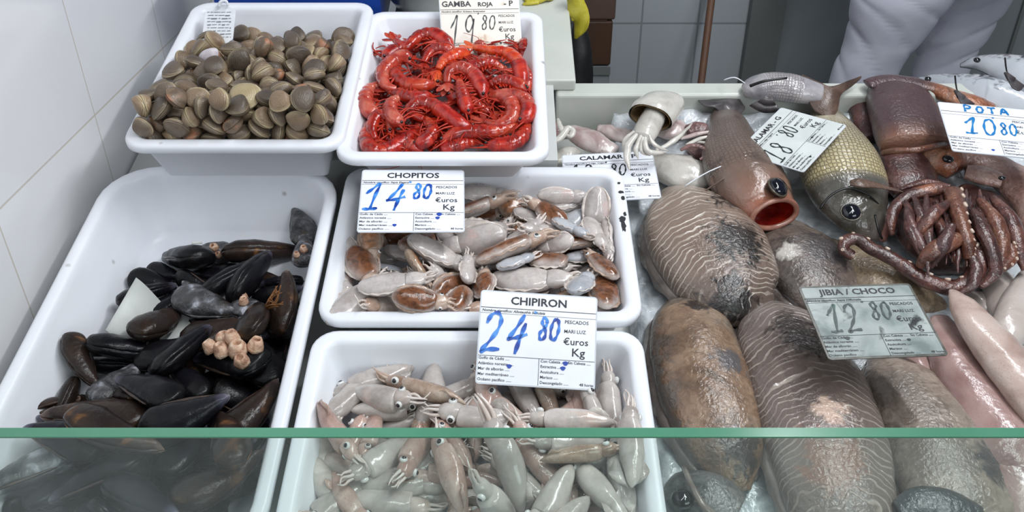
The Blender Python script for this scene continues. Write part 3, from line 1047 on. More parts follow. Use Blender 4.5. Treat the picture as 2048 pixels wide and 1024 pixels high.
def make_chipiron(mat, L=.068, R_=.0125, armmat=m_arms, seed=1, flat=.85, fins=True, al=.034):
    t = thing('baby_squid', 'baby squid', 'squid', (0, 0, 0), 'baby squid in the CHIPIRON tray')
    q = random.Random(seed)
    x0 = -L * .62
    prof = [(0, .05), (.08, .34), (.22, .62), (.45, .88), (.7, 1.0), (.9, .95), (1.0, .84)]
    mb = sweep(MB(), [(x0 + x * L, .004 * math.sin(x * 2.6 + seed), 0, b * R_, b * R_ * flat) for x, b in prof], UP, 16, 22)
    mb.jitter(.0014, 60, seed)
    build('mantle', mb, mat, t)
    if fins:
        for sg in (1, -1):
            l_, r_ = [], []
            for i in range(9):
                x = i / 8
                l_.append((x0 + (.02 + .42 * x) * L, sg * (R_ * (.05 + .75 * x)), .001))
                r_.append((x0 + (.05 + .40 * x) * L, sg * (R_ * (.1 + .75 * x) + R_ * 1.0 * math.sin(math.pi * min(1, x ** .8)) + .0004), .002 + .002 * math.sin(i * 1.3 + seed)))
            build('fin', ribbon(MB(), l_, r_, .0009), mat, t)
    hx = x0 + L
    build('head', sweep(MB(), [(hx - .003, 0, 0, .0075, .007), (hx + .005, 0, 0, .0092, .008), (hx + .013, 0, 0, .0078, .0066), (hx + .018, 0, 0, .004, .0034)], UP, 12, 10).jitter(.0008, 120, seed), mat, t)
    for sg in (1, -1):
        eye(t, (hx + .006, sg * .0082, .0035), .0042, (0, sg * .62, .78))
    arm_set(t, hx + .013, 5, al * .68, .0021, armmat, .24, q, droop=.004)
    return t


CHI = {
    'w': make_chipiron(m_squid, .072, .0135, m_arms, 1), 'v': make_chipiron(m_squid, .060, .0145, m_arms, 2, fins=False), 'k': make_chipiron(m_squid_pink, .064, .0125, m_arms, 3),
    'n': make_chipiron(m_squid_brown, .068, .0110, m_arms_brown, 4), 'x': make_chipiron(m_squid_pink, .092, .0125, m_arms, 5, al=.042), 's': make_chipiron(m_squid, .048, .0105, m_arms, 6),
}


def pose(u, v, ang, h, scale=1.0, roll=0.0, pitch=0.0):
    p = P(u, v, h)
    a = math.radians(ang)
    d = P(u + 30 * math.cos(a), v + 30 * math.sin(a), h) - p
    d -= NV * d.dot(NV)
    d.normalize()
    y = NV.cross(d)
    R3 = Matrix((d, y, NV)).transposed() @ Matrix.Rotation(math.radians(pitch), 3, 'Y') @ Matrix.Rotation(math.radians(roll), 3, 'X')
    return Matrix.Translation(p) @ (R3 * scale).to_4x4()


def qpose(row):
    """simulated resting pose: millimetre position and quaternion"""
    x, y, z, a, b, c, d = row
    return Matrix.Translation((x / 2000, y / 2000, z / 2000)) @ Quaternion((a / 400, b / 400, c / 400, d / 400)).normalized().to_matrix().to_4x4()

# ------------------------------------------------------------------ what lies in the trays: kind, place, heading, size, roll, label
MUS_T = [
 ('B', 372, 522, 22, 1.0, 10, "big glossy black mussel with a white worm tube, in the tub's back left"),
 ('k', 418, 482, 8, .9, 0, 'small mussel with tan barnacles behind the big black one in the tub'),
 ('n', 512, 487, 165, 1.12, 78, 'long brown mussel lying edge-on along the back of the tub, white tip left'),
 ('g', 602, 452, 70, .95, 0, 'round dark grey mussel highest in the back right corner of the tub'),
 ('b', 540, 555, 105, 1.15, 10, 'large smooth black mussel hanging point-down below the long edge-on one'),
 ('b', 468, 556, 150, 1.0, 65, 'black mussel showing its seam, in the middle of the back half of the tub'),
 ('g', 452, 585, 205, 1.05, 15, 'whitish encrusted mussel in the centre of the tub'),
 ('s', 335, 590, 125, .8, 20, 'small black mussel with a pale violet tip beside the torn paper'),
 ('g', 384, 590, 60, .7, 0, 'short grey mussel stuck upright left of the encrusted one'),
 ('n', 322, 655, 130, 1.05, -20, 'smooth brown mussel lying across the lower edge of the torn paper'),
 ('w', 440, 655, 150, 1.05, 60, 'brown bearded mussel showing its seam in the middle of the tub'),
 ('k', 510, 622, 200, .9, 10, 'mussel topped with one ring barnacle beside the bearded brown one'),
 ('n', 585, 590, 100, 1.0, 15, 'dark brown mussel pressed to the right wall of the tub, halfway back'),
 ('w', 558, 655, 110, 1.0, -25, 'orange-brown bearded mussel along the right wall of the tub'),
 ('k', 606, 500, 95, .8, 0, 'mussel crusted with pale barnacles in the right back corner of the tub'),
 ('g', 492, 676, 80, .85, 5, 'rough grey lump-like mussel below the ring barnacle'),
 ('n', 184, 738, 262, .82, 30, 'brown mussel standing tip-up against the left wall of the tub'),
 ('g', 257, 758, 112, 1.02, 0, 'mussel with a worn white tip pointing at the customer, left half of the tub'),
 ('b', 243, 712, 175, .95, 0, 'black mussel behind the one with the worn white tip'),
 ('o', 104, 820, 155, 1.0, 60, 'small gaping mussel at the left front of the tub'),
 ('n', 205, 828, 355, 1.2, 15, 'long grey-brown mussel lying just above the glass edge, tip to the right'),
 ('s', 372, 762, 40, 1.05, 0, 'narrow black mussel with a bluish tip, left of the barnacle cluster'),
 ('K', 455, 745, 20, 1.15, 0, 'mussel covered by a cluster of pink-tan barnacles'),
 ('b', 418, 702, 140, 1.0, 10, 'black mussel just behind the barnacle cluster'),
 ('b', 520, 718, 60, .95, 0, 'black mussel between the barnacle cluster and the right tub wall'),
 ('n', 505, 828, 150, 1.05, 25, 'brown streaked mussel by the right tub wall just above the glass edge'),
 ('b', 330, 800, 20, 1.0, 0, 'black mussel below the narrow bluish-tipped one'),
 ('w', 285, 795, 190, .8, 40, 'mussel with a tuft of orange beard near the long grey-brown one'),
 ('b', 420, 820, 165, 1.05, 5, 'flat black mussel in front of the barnacle cluster'),
 ('b', 345, 700, 165, .95, 0, 'black mussel in front of the torn paper, touching the brown one'),
 ('g', 108, 955, 335, 1.2, 10, 'big tan-crusted mussel seen through the glass at the left'),
 ('b', 190, 892, 20, 1.0, 10, 'black mussel seen through the glass right of the left tub wall'),
 ('n', 290, 900, 200, 1.1, 0, 'dark brown mussel seen through the glass below the long grey-brown one'),
 ('b', 380, 905, 120, 1.0, 20, 'black mussel seen through the glass in the middle of the tub'),
 ('n', 470, 900, 70, 1.0, 0, 'brown mussel seen through the glass near the right tub wall'),
 ('b', 250, 975, 340, 1.1, 0, 'black mussel at the bottom of the picture left of the tub middle'),
 ('b', 350, 985, 200, 1.1, 15, 'black mussel at the bottom of the picture in the tub middle'),
 ('n', 445, 975, 160, 1.05, 0, 'brown mussel at the bottom of the picture by the right tub wall'),
]
CHO_T = [
 ('B', 980, 420, 3, 1.16, 0, 'largest brown-backed baby cuttlefish, right beside the CHOPITOS card, eye showing'),
 ('P', 972, 387, 3, .9, 180, 'pale pink baby cuttlefish behind the largest brown one'),
 ('T', 1045, 392, 5, .85, 20, 'tan baby cuttlefish against the back wall of the tray'),
 ('l', 1125, 392, 2, .8, 60, 'thin pale pink baby cuttlefish along the back wall of the tray'),
 ('P', 1110, 410, 175, .95, 180, 'white belly-up baby cuttlefish second from the back right'),
 ('N', 1096, 428, 225, .85, 0, 'chestnut-backed baby cuttlefish on the back right of the heap'),
 ('u', 1143, 430, 150, .85, 180, 'bluish baby cuttlefish right of the chestnut-backed one'),
 ('p', 975, 448, 8, 1.05, 160, 'pale baby cuttlefish with a silver eye below the largest brown one'),
 ('P', 1195, 420, 100, 1.0, 170, 'pale baby cuttlefish standing in the back right corner'),
 ('l', 1040, 470, 325, .95, 150, 'slim pale baby cuttlefish slanting up to the right in the middle'),
 ('P', 1085, 470, 160, .92, 190, 'pinkish-white baby cuttlefish in the centre right of the heap'),
 ('u', 1140, 468, 20, .9, 180, 'round bluish baby cuttlefish in the right of the heap'),
 ('P', 975, 480, 178, 1.1, 200, 'pale baby cuttlefish with a folded edge in the centre of the heap'),
 ('B', 812, 490, 338, 1.05, 5, 'brown-backed baby cuttlefish just under the CHOPITOS card, head right'),
 ('P', 862, 520, 5, 1.15, 180, 'long white baby cuttlefish left of centre, arms right'),
 ('B', 1035, 510, 338, 1.22, 0, 'big brown-backed baby cuttlefish in the centre, head up right'),
 ('B', 1165, 495, 350, .95, 10, 'brown-backed baby cuttlefish near the right wall, head right'),
 ('b', 1108, 524, 355, 1.15, -35, 'half brown half white baby cuttlefish right of the big central one'),
 ('P', 1060, 562, 357, 1.3, 180, 'biggest white baby cuttlefish, above the CHIPIRON card'),
 ('p', 958, 510, 20, .85, 180, 'small white baby cuttlefish left of the big central brown one'),
 ('N', 728, 535, 60, 1.05, 0, 'orange-brown baby cuttlefish near the left wall, head down'),
 ('T', 742, 485, 80, .85, 0, 'tan baby cuttlefish standing under the left part of the CHOPITOS card'),
 ('l', 705, 500, 60, .75, 160, 'thin pink baby cuttlefish against the left wall under the card'),
 ('l', 690, 552, 85, .85, 150, 'pale pink baby cuttlefish upright along the left wall'),
 ('P', 712, 600, 322, 1.15, 180, 'plump cream baby cuttlefish in the front left corner'),
 ('P', 800, 598, 350, 1.05, 180, 'white baby cuttlefish in the front row with arms right'),
 ('B', 898, 570, 322, .95, 0, 'speckled brown baby cuttlefish in the front middle'),
 ('b', 916, 600, 300, .95, 0, 'small round brown baby cuttlefish left of the CHIPIRON card'),
 ('B', 856, 612, 5, .85, 20, 'brown baby cuttlefish lying low along the front wall'),
 ('b', 744, 618, 5, .85, -20, 'small tan-bellied baby cuttlefish low in the front left'),
 ('B', 1206, 588, 262, 1.05, 0, 'brown baby cuttlefish upright in the front right corner'),
 ('B', 1198, 535, 255, .9, 0, 'brown baby cuttlefish upright above the front right corner one'),
 ('l', 1222, 490, 85, .9, 150, 'slim pale baby cuttlefish along the right wall'),
 ('p', 1190, 465, 60, .9, 160, 'white baby cuttlefish with loose arms near the right wall'),
 ('N', 962, 572, 310, .8, 0, 'brown baby cuttlefish peeping out left of the biggest white one'),
 ('T', 830, 552, 20, .75, 60, 'curled tan baby cuttlefish left of the speckled brown one'),
 ('p', 775, 556, 150, .85, 0, 'baby cuttlefish with tangled grey arms left of the front middle'),
 ('u', 1030, 540, 335, .8, 180, 'bluish-white baby cuttlefish under the big central brown one'),
 ('u', 1160, 585, 300, .95, 170, 'bluish baby cuttlefish right of the CHIPIRON card'),
 ('B', 768, 470, 340, .8, 0, 'brown baby cuttlefish half hidden under the CHOPITOS card'),
 ('p', 900, 485, 10, .85, 40, 'grey-eyed baby cuttlefish under the lower right of the CHOPITOS card'),
 ('p', 1120, 490, 190, .8, 200, 'small pale baby cuttlefish wedged above the half brown one'),
 ('T', 1128, 560, 0, .8, 150, 'tan baby cuttlefish with ragged arms right of the biggest white one'),
 ('p', 940, 545, 250, .8, 180, 'small white baby cuttlefish with bunched arms above the speckled one'),
]
CHI_T = [
 ('w', 750, 757, 158, 1.08, 10, 'pale baby squid at the back left of the heap, head left, silver eye'),
 ('n', 850, 727, 5, 1.15, 0, 'thin brownish baby squid along the back of the CHIPIRON heap'),
 ('n', 868, 748, 188, 1.1, 10, 'brownish baby squid with an eye at its left end, behind the heap'),
 ('w', 690, 800, 325, 1.05, 180, 'translucent baby squid along the left wall above the glass edge'),
 ('v', 785, 785, 340, 1.0, 30, 'pale grey baby squid lying across the left of the heap'),
 ('v', 770, 815, 350, 1.0, 0, 'white baby squid with a black-pupilled eye at its right end'),
 ('k', 720, 840, 10, 1.0, 0, 'pinkish baby squid just above the glass edge at the left, eye right'),
 ('v', 862, 782, 105, 1.1, 180, 'fat white baby squid standing in the heap below the brownish ones'),
 ('w', 892, 792, 150, 1.0, 100, 'pale baby squid slanting over the fat white one'),
 ('k', 872, 835, 305, 1.0, 0, 'pink speckled baby squid head up, crossing the glass edge'),
 ('s', 958, 822, 185, 1.2, 20, 'small baby squid with a big ringed eye below the CHIPIRON card'),
 ('k', 966, 782, 265, 1.0, 0, 'pink baby squid upright under the left of the CHIPIRON card'),
 ('w', 1035, 810, 240, .95, 10, 'baby squid with a round black eye right under the CHIPIRON card'),
 ('n', 1070, 812, 230, .95, 0, 'brown-speckled pointed baby squid under the CHIPIRON card'),
 ('k', 1092, 800, 150, .8, 0, 'pink triangular-finned baby squid under the right of the card'),
 ('x', 1030, 850, 228, 1.05, 0, 'long pale baby squid running down right across the glass edge'),
 ('w', 1118, 845, 190, 1.0, 20, 'plump pinkish-white baby squid crossing the glass edge at the right'),
 ('v', 1142, 792, 160, .85, 180, 'bluish baby squid behind the right of the heap'),
 ('k', 1172, 825, 70, .9, 0, 'tan-pink baby squid near the right wall'),
 ('w', 1222, 815, 270, 1.05, 180, 'white baby squid upright against the right wall'),
 ('s', 1195, 835, 280, 1.1, 0, 'small baby squid with an eye beside the upright one at the right wall'),
 ('v', 650, 900, 290, 1.0, 180, 'milky baby squid against the left wall behind the glass'),
 ('k', 690, 898, 300, 1.0, 0, 'pinkish baby squid behind the glass near the left wall'),
 ('w', 742, 905, 105, 1.1, 180, 'white baby squid upright behind the glass, left of the middle'),
 ('k', 790, 905, 125, 1.05, 0, 'pink baby squid slanting behind the glass, left of the middle'),
 ('n', 830, 897, 120, 1.0, 0, 'brownish-pink baby squid behind the glass beside the pink slanting one'),
 ('k', 882, 885, 280, .9, 90, 'pink baby squid just under the green glass edge in the middle'),
 ('w', 780, 962, 5, 1.3, 180, 'long white baby squid lying across behind the glass'),
 ('w', 640, 965, 240, 1.1, 150, 'milky baby squid in the lower left corner of the tray'),
 ('v', 678, 1000, 150, 1.2, 180, 'fat white baby squid at the bottom left of the tray'),
 ('w', 765, 1000, 10, 1.1, 180, 'white baby squid at the bottom below the long white one'),
 ('k', 902, 965, 280, 1.15, 90, 'pinkish baby squid standing upright behind the glass in the middle'),
 ('s', 955, 922, 265, 1.5, 0, 'pale baby squid with two dark eyes behind the glass in the middle'),
 ('v', 955, 1000, 215, 1.1, 180, 'milky baby squid at the bottom middle'),
 ('w', 1025, 975, 200, .95, 0, 'baby squid with loose arms behind the glass, right of the middle'),
 ('x', 1082, 930, 240, 1.0, 0, 'longest baby squid running down right behind the glass'),
 ('w', 1135, 880, 180, 1.0, 180, 'cream baby squid behind the glass right under the green edge'),
 ('v', 1088, 978, 120, 1.1, 180, 'white baby squid low behind the glass at the right'),
 ('k', 1172, 950, 330, .95, 0, 'pinkish baby squid behind the glass near the right wall'),
 ('s', 1220, 955, 275, 1.35, 0, 'baby squid with a bright ringed eye in the lower right corner'),
 ('v', 1110, 1005, 185, 1.0, 180, 'milky baby squid at the bottom right'),
 ('w', 1218, 900, 268, 1.0, 180, 'pale baby squid upright behind the glass by the right wall'),
 ('n', 1152, 915, 20, .9, 0, 'brownish baby squid behind the glass by the right wall'),
 ('w', 1185, 1005, 250, 1.0, 0, 'pale baby squid at the bottom by the right wall'),
 ('v', 850, 940, 330, .9, 180, 'small milky baby squid behind the glass above the long white one'),
 ('k', 1015, 905, 60, .9, 0, 'pink baby squid behind the glass beside the two-eyed one'),
 ('w', 700, 940, 200, 1.0, 20, 'pale baby squid behind the glass above the bottom left ones'),
]

# ------------------------------------------------------------------ resting poses: kind, size %, place in half millimetres, turn
CLA_S = '''c 92 -722 2262 2121 29 -30 391 74 2;c 93 -947 2797 2237 2 377 134 6 20;r 108 -882 2785 2239 61 23 3 -395 21;c 98 -675 2854 2250 6 -336 -210 -53 22;c 112 -1012 2242 2169 211 -109 -319 41 24;o 96 -881 2283 2180 266 -294 -49 -16 25
c 107 -669 2259 2135 314 131 185 102 26;r 92 -553 2262 2131 164 -173 321 1 27;r 100 -566 2425 2160 50 79 375 104 35;c 97 -595 2571 2201 146 -124 146 319 43;c 98 -911 2827 2271 171 -358 30 -46 45;c 109 -741 2840 2249 293 58 -2 266 46
c 111 -602 2768 2235 363 100 -19 -134 47;o 100 -734 2245 2154 254 20 -54 304 50;c 94 -568 2237 2157 65 -386 -26 -80 51;c 97 -648 2295 2170 163 -83 230 272 55;c 107 -649 2551 2212 87 -187 337 -64 63;r 93 -881 2858 2254 363 161 -16 47 69
c 90 -660 2803 2249 74 101 -246 289 71;r 108 -955 2232 2171 172 285 -183 -126 72;c 98 -791 2247 2151 51 -256 -303 8 73;c 100 -767 2220 2187 36 -44 -78 388 74;o 105 -627 2245 2158 102 279 215 161 75;c 89 -567 2317 2132 30 15 -2 399 79
c 89 -556 2343 2172 42 13 -303 -257 83;c 99 -1013 2522 2226 186 231 -156 -218 84;c 106 -792 2505 2246 233 -175 -255 99 86;c 107 -555 2532 2195 331 -90 -97 183 87;r 111 -1007 2655 2270 345 124 125 -99 88;c 109 -695 2689 2264 376 67 -43 111 90
r 102 -661 2620 2210 281 -186 174 -127 91;c 108 -559 2706 2230 264 103 164 230 95;o 99 -904 2231 2178 111 -305 -233 22 96;c 95 -847 2220 2167 362 -152 -10 -78 97;r 98 -742 2251 2229 105 307 -229 45 98;r 99 -602 2218 2193 84 -373 -16 117 99
o 107 -821 2314 2148 167 -342 -11 -124 101;c 98 -595 2292 2182 132 191 146 291 103;c 100 -697 2516 2218 293 53 -86 253 110;c 102 -597 2510 2221 389 72 -12 55 111;r 108 -705 2591 2208 283 250 -24 -129 114;c 90 -773 2785 2246 57 209 159 296 117
o 95 -751 2731 2232 261 -176 -102 225 118;c 111 -555 2765 2280 358 122 -2 129 119;c 100 -930 2197 2217 55 54 -329 214 120;c 109 -829 2213 2210 337 7 132 170 121;c 101 -656 2225 2190 230 -134 298 -13 122;c 104 -542 2216 2199 134 30 107 360 123
r 91 -982 2289 2195 121 -49 -63 373 124;c 110 -761 2299 2186 14 -359 -169 48 126;c 100 -548 2305 2185 130 137 185 -300 127;r 110 -833 2369 2224 338 112 123 -134 129;c 112 -583 2400 2243 89 168 -341 88 131;o 102 -970 2483 2239 276 -28 288 18 132
c 100 -657 2472 2247 240 -144 33 -284 134;c 107 -552 2457 2204 296 -63 16 -261 135;c 108 -972 2549 2253 199 -190 -252 145 136;c 101 -846 2649 2248 39 270 -231 -180 137;c 98 -699 2626 2260 102 -72 -225 306 138;c 90 -539 2609 2235 304 -37 -216 140 139
c 110 -999 2737 2280 143 70 354 -97 140;r 102 -815 2706 2270 150 -168 250 -216 141;r 108 -657 2751 2262 383 -16 -37 -110 142;r 99 -545 2706 2286 171 19 39 359 143;c 90 -1022 2196 2214 249 -168 190 183 144;o 96 -773 2202 2225 18 -379 -52 -116 145
c 96 -708 2212 2202 371 -22 148 -18 146;r 102 -588 2194 2241 54 107 -322 205 147;c 99 -1012 2321 2228 70 -394 4 -3 148;c 110 -535 2252 2225 126 186 -331 9 151;c 111 -867 2330 2243 144 -344 129 65 153;c 107 -743 2360 2207 38 353 -168 -74 154
c 103 -548 2385 2199 180 204 244 -164 155;r 100 -1004 2456 2224 214 225 -236 89 156;c 100 -816 2440 2235 257 -175 -142 207 157;c 92 -764 2454 2227 374 95 -45 95 158;c 108 -544 2479 2243 51 225 325 -37 159;c 95 -994 2607 2237 29 -59 -293 -264 160
c 106 -764 2617 2236 95 261 -277 -77 161;c 105 -735 2527 2260 49 15 30 396 162;c 98 -546 2557 2245 5 -364 -124 -111 163;r 95 -830 2828 2246 38 -263 279 108 165;c 97 -763 2703 2268 89 -233 295 105 166;o 107 -615 2693 2272 104 199 319 87 167
c 111 -927 2239 2231 217 334 -12 -35 168;c 110 -753 2205 2272 324 46 7 -229 169;r 101 -686 2206 2238 292 130 120 209 170;r 91 -528 2194 2255 192 1 -293 193 171;c 110 -926 2295 2222 10 35 -387 -93 172;c 91 -871 2257 2214 18 22 372 143 173
c 99 -566 2294 2241 339 -105 -178 46 175;c 110 -795 2323 2231 148 118 -341 90 177;c 110 -1013 2457 2277 374 39 -44 -129 180;c 90 -833 2495 2239 226 133 -279 -115 181;c 88 -608 2454 2229 309 43 37 247 183;r 95 -1021 2572 2272 219 -207 -248 88 184
r 104 -821 2589 2251 53 -188 -219 -272 185;c 100 -673 2533 2259 174 173 -309 -63 186;r 97 -582 2598 2248 137 -258 25 273 187;r 102 -902 2692 2260 7 268 263 137 188;c 90 -865 2725 2230 154 -191 246 -198 189;c 94 -703 2749 2290 354 97 -16 -158 190
r 99 -649 2643 2264 365 35 -149 57 191;c 106 -966 2203 2264 127 85 360 84 192;c 89 -810 2199 2257 291 -44 210 -171 193;c 98 -646 2203 2251 317 -29 207 -127 194;c 104 -592 2237 2276 179 -3 52 -354 195;o 93 -991 2223 2216 319 -157 41 -178 196
c 103 -795 2254 2232 157 -264 32 254 197;r 96 -698 2271 2243 105 96 -374 -14 198;c 109 -619 2255 2241 32 -25 185 -352 199;c 101 -971 2419 2252 14 29 -226 -329 200;c 102 -882 2378 2272 308 252 -39 13 201;c 107 -704 2344 2242 8 2 -147 -372 202
c 104 -918 2458 2272 41 -84 380 83 204;r 102 -898 2518 2259 210 260 -28 -218 205;c 95 -774 2406 2243 23 -302 261 12 206;r 97 -536 2513 2283 119 235 285 97 207;r 106 -975 2608 2293 345 53 -138 -137 208;r 94 -869 2559 2251 16 -57 394 33 209
r 101 -730 2588 2267 158 355 -16 -93 210;c 106 -533 2598 2292 218 -262 -166 126 211;r 106 -945 2645 2245 182 17 -345 -87 212;c 89 -807 2644 2259 225 205 88 244 213;c 99 -754 2651 2283 376 48 -2 -128 214;r 88 -602 2631 2265 124 157 -237 -252 215
r 103 -1021 2218 2269 128 123 257 250 216;c 97 -850 2198 2273 261 111 -250 -130 217;r 97 -630 2189 2294 20 -105 -358 -144 218;c 93 -533 2257 2275 225 60 -42 -322 219;c 101 -995 2263 2239 23 152 -366 52 220;r 108 -876 2251 2273 188 -308 121 123 221
c 109 -743 2297 2260 274 275 13 96 222;c 102 -838 2285 2254 31 33 -238 318 225;r 109 -710 2391 2252 167 -156 173 279 226;c 102 -580 2340 2226 73 -4 -333 -209 227;c 96 -878 2434 2304 309 92 -63 228 228;r 98 -857 2420 2259 383 60 -52 -82 229
o 90 -711 2479 2252 71 -113 129 354 230;c 89 -531 2416 2244 244 271 -37 -160 231;o 97 -922 2565 2270 82 -180 200 284 232;c 111 -833 2533 2284 218 134 247 -183 233;c 109 -665 2588 2280 81 46 -291 -258 234;c 106 -599 2500 2266 46 -70 380 91 235
r 112 -953 2695 2291 17 176 11 358 236;r 108 -894 2617 2250 29 -143 -113 355 237;c 92 -699 2670 2300 45 -203 -318 -126 238;c 93 -559 2647 2275 230 223 -80 -226 239;o 102 -920 2209 2296 343 -66 150 -124 240;r 88 -883 2199 2244 71 208 45 331 241
r 95 -788 2183 2302 281 135 -206 144 242;c 106 -568 2193 2299 274 54 154 -241 243;c 93 -1021 2282 2274 293 -55 -22 266 244;c 103 -964 2257 2286 103 -124 321 177 245;c 93 -681 2253 2276 47 -89 63 -382 246;o 96 -597 2306 2276 63 295 246 -92 247
r 111 -919 2301 2283 8 -119 2 -382 248;c 90 -843 2328 2283 35 -87 63 -384 249;c 98 -658 2313 2273 192 338 21 91 250;c 92 -644 2356 2247 306 204 -68 -140 251;c 103 -1017 2348 2269 365 -28 -94 -130 252;c 109 -777 2348 2266 385 -80 55 -46 253
r 109 -742 2439 2278 153 83 -130 -336 254;c 90 -589 2446 2269 148 363 73 27 255;c 92 -955 2502 2288 359 -28 82 154 256;o 107 -779 2611 2299 71 161 151 -326 257;c 90 -762 2481 2284 314 -54 -211 -119 258;r 99 -625 2558 2262 126 124 -59 -354 259
o 88 -938 2599 2264 325 198 -72 101 260;c 112 -865 2591 2298 5 -8 -54 -396 261;P 100 -746 2260 2280 174 50 -99 342 262;W 100 -930 2548 2294 329 205 -52 84 263'''
MUS_S = '''n 92 -671 1300 1630 237 42 -36 318 -3;b 99 -862 1506 1679 128 -3 -77 371 -5;s 97 -635 1526 1675 304 49 -49 251 -6;n 94 -673 1795 1739 129 124 -252 -254 -9;s 99 -1013 2092 1798 58 31 -46 392 -10;b 92 -864 2086 1800 42 -398 -4 -8 -11
n 94 -725 2064 1799 45 -378 121 20 -12;n 96 -1013 1255 1653 109 -94 -341 -151 -13;b 97 -1018 1475 1675 207 338 -50 20 -16;b 91 -715 1460 1670 11 21 -157 367 -18;s 97 -621 1785 1738 111 -233 297 -73 -21;b 95 -1029 2036 1793 27 -52 -357 -170 -22
b 91 -898 2024 1798 92 -8 -270 280 -23;s 100 -654 2011 1820 143 372 33 6 -24;b 99 -822 1246 1679 176 45 -120 335 -26;n 95 -683 1411 1656 70 -393 2 -23 -30;b 90 -957 1616 1729 222 -96 -6 319 -31;b 96 -685 1667 1722 18 -77 202 -336 -33
b 96 -990 1954 1774 178 5 41 -356 -34;b 96 -887 1868 1758 324 229 -53 -8 -35;b 92 -658 1968 1803 42 -63 277 279 -36;b 98 -933 1246 1691 116 -283 -246 78 -37;b 92 -1084 1422 1662 60 313 -223 -94 -40;b 91 -801 1399 1662 82 57 37 -385 -41
b 94 -684 1375 1692 316 232 -67 44 -42;n 90 -849 1697 1722 103 -310 -227 -41 -44;b 99 -737 1595 1709 11 -105 330 -199 -45;b 98 -1025 1972 1810 119 33 -137 -355 -46;b 93 -976 1815 1772 193 -5 44 -347 -47;b 93 -687 1899 1763 6 -109 -327 -203 -48
s 92 -977 1223 1715 29 -255 -305 -33 -49;s 99 -1018 1422 1669 118 -375 11 73 -52;b 99 -670 1431 1708 391 -78 -15 21 -54;n 95 -1039 1590 1724 63 -115 -209 314 -55;b 92 -791 1653 1708 91 -314 -231 -14 -56;b 91 -677 1499 1702 11 72 262 -294 -57
s 94 -903 1958 1770 25 -133 374 -40 -59;b 92 -638 1879 1797 49 -325 -224 -45 -60;b 98 -992 1200 1747 336 152 -92 -125 -61;b 99 -968 1359 1685 244 1 58 -312 -64;b 91 -872 1411 1687 312 218 -97 74 -65;b 95 -748 1346 1696 35 -367 -6 -155 -66
n 91 -1107 1582 1741 105 276 195 186 -67;n 94 -831 1616 1728 155 -187 312 -57 -68;b 91 -708 1553 1705 209 325 -54 87 -69;s 98 -1091 1815 1743 249 -100 99 -280 -70;s 95 -879 1912 1757 389 88 -24 27 -71;s 96 -712 1828 1742 157 157 -243 -227 -72
b 95 -820 1196 1760 159 11 -307 201 -74;b 97 -691 1276 1708 32 351 188 3 -75;b 94 -1029 1359 1700 2 182 -349 74 -76;b 100 -887 1361 1684 74 366 -86 115 -77;b 97 -1061 1515 1742 102 -383 30 46 -79;b 98 -881 1638 1737 52 214 -252 -220 -80
b 98 -673 1605 1732 138 -39 -371 -41 -81;b 97 -1039 1723 1753 0 -4 179 358 -82;b 97 -648 1711 1751 373 65 -129 -15 -84;s 92 -1097 1320 1665 204 10 -326 -110 -88;B 122 -959 2110 1841 363 -105 -39 -127 0;k 110 -904 2166 1818 381 115 -26 -32 1
n 137 -736 2148 1836 86 -13 -148 -361 2;g 116 -634 2219 1883 331 35 23 -220 3;b 140 -730 1995 1856 200 149 -174 -260 4;b 122 -777 1985 1853 118 94 -165 -332 5;g 128 -823 1879 1842 64 17 -66 389 6;s 98 -957 1931 1800 215 -24 38 -334 7
g 85 -877 1922 1839 352 38 20 -185 8;n 128 -934 1820 1827 249 -74 -21 -304 9;w 128 -771 1811 1799 76 -2 37 -391 10;k 110 -692 1865 1827 81 16 -8 391 11;n 122 -613 1873 1851 251 138 -40 -276 12;w 122 -669 1783 1860 288 60 -115 -246 13
k 98 -603 2094 1876 296 32 28 -265 14;g 104 -696 1773 1807 323 49 14 -230 15;n 100 -1085 1683 1804 142 127 44 349 16;g 124 -981 1643 1773 221 -6 -30 -332 17;b 116 -987 1727 1811 53 -63 -97 -379 18;o 122 -1130 1570 1742 98 72 -154 -348 19
n 146 -977 1495 1790 398 -35 8 -8 20;s 128 -815 1637 1777 375 40 14 -133 21;K 140 -718 1690 1799 390 0 -50 -74 22;b 122 -829 1692 1834 192 82 -116 -321 23;b 116 -644 1705 1792 351 37 20 -188 24;n 128 -632 1526 1774 191 12 60 -346 25
b 122 -868 1550 1825 390 -17 -6 -87 26;w 98 -908 1588 1767 36 17 96 386 27;b 128 -749 1457 1829 83 18 143 -364 28;b 116 -876 1734 1798 72 8 42 -391 29;g 146 -1085 1374 1743 352 -68 -1 178 30;b 122 -1018 1416 1798 394 43 13 -56 31
n 134 -882 1395 1840 56 52 38 391 32;b 122 -762 1437 1742 258 1 -50 -302 33;n 122 -636 1395 1822 334 -26 -20 -218 34;b 134 -923 1346 1749 382 -69 -72 64 35;b 134 -774 1247 1790 120 16 123 361 36;n 128 -644 1321 1770 138 -1 36 -374 37'''
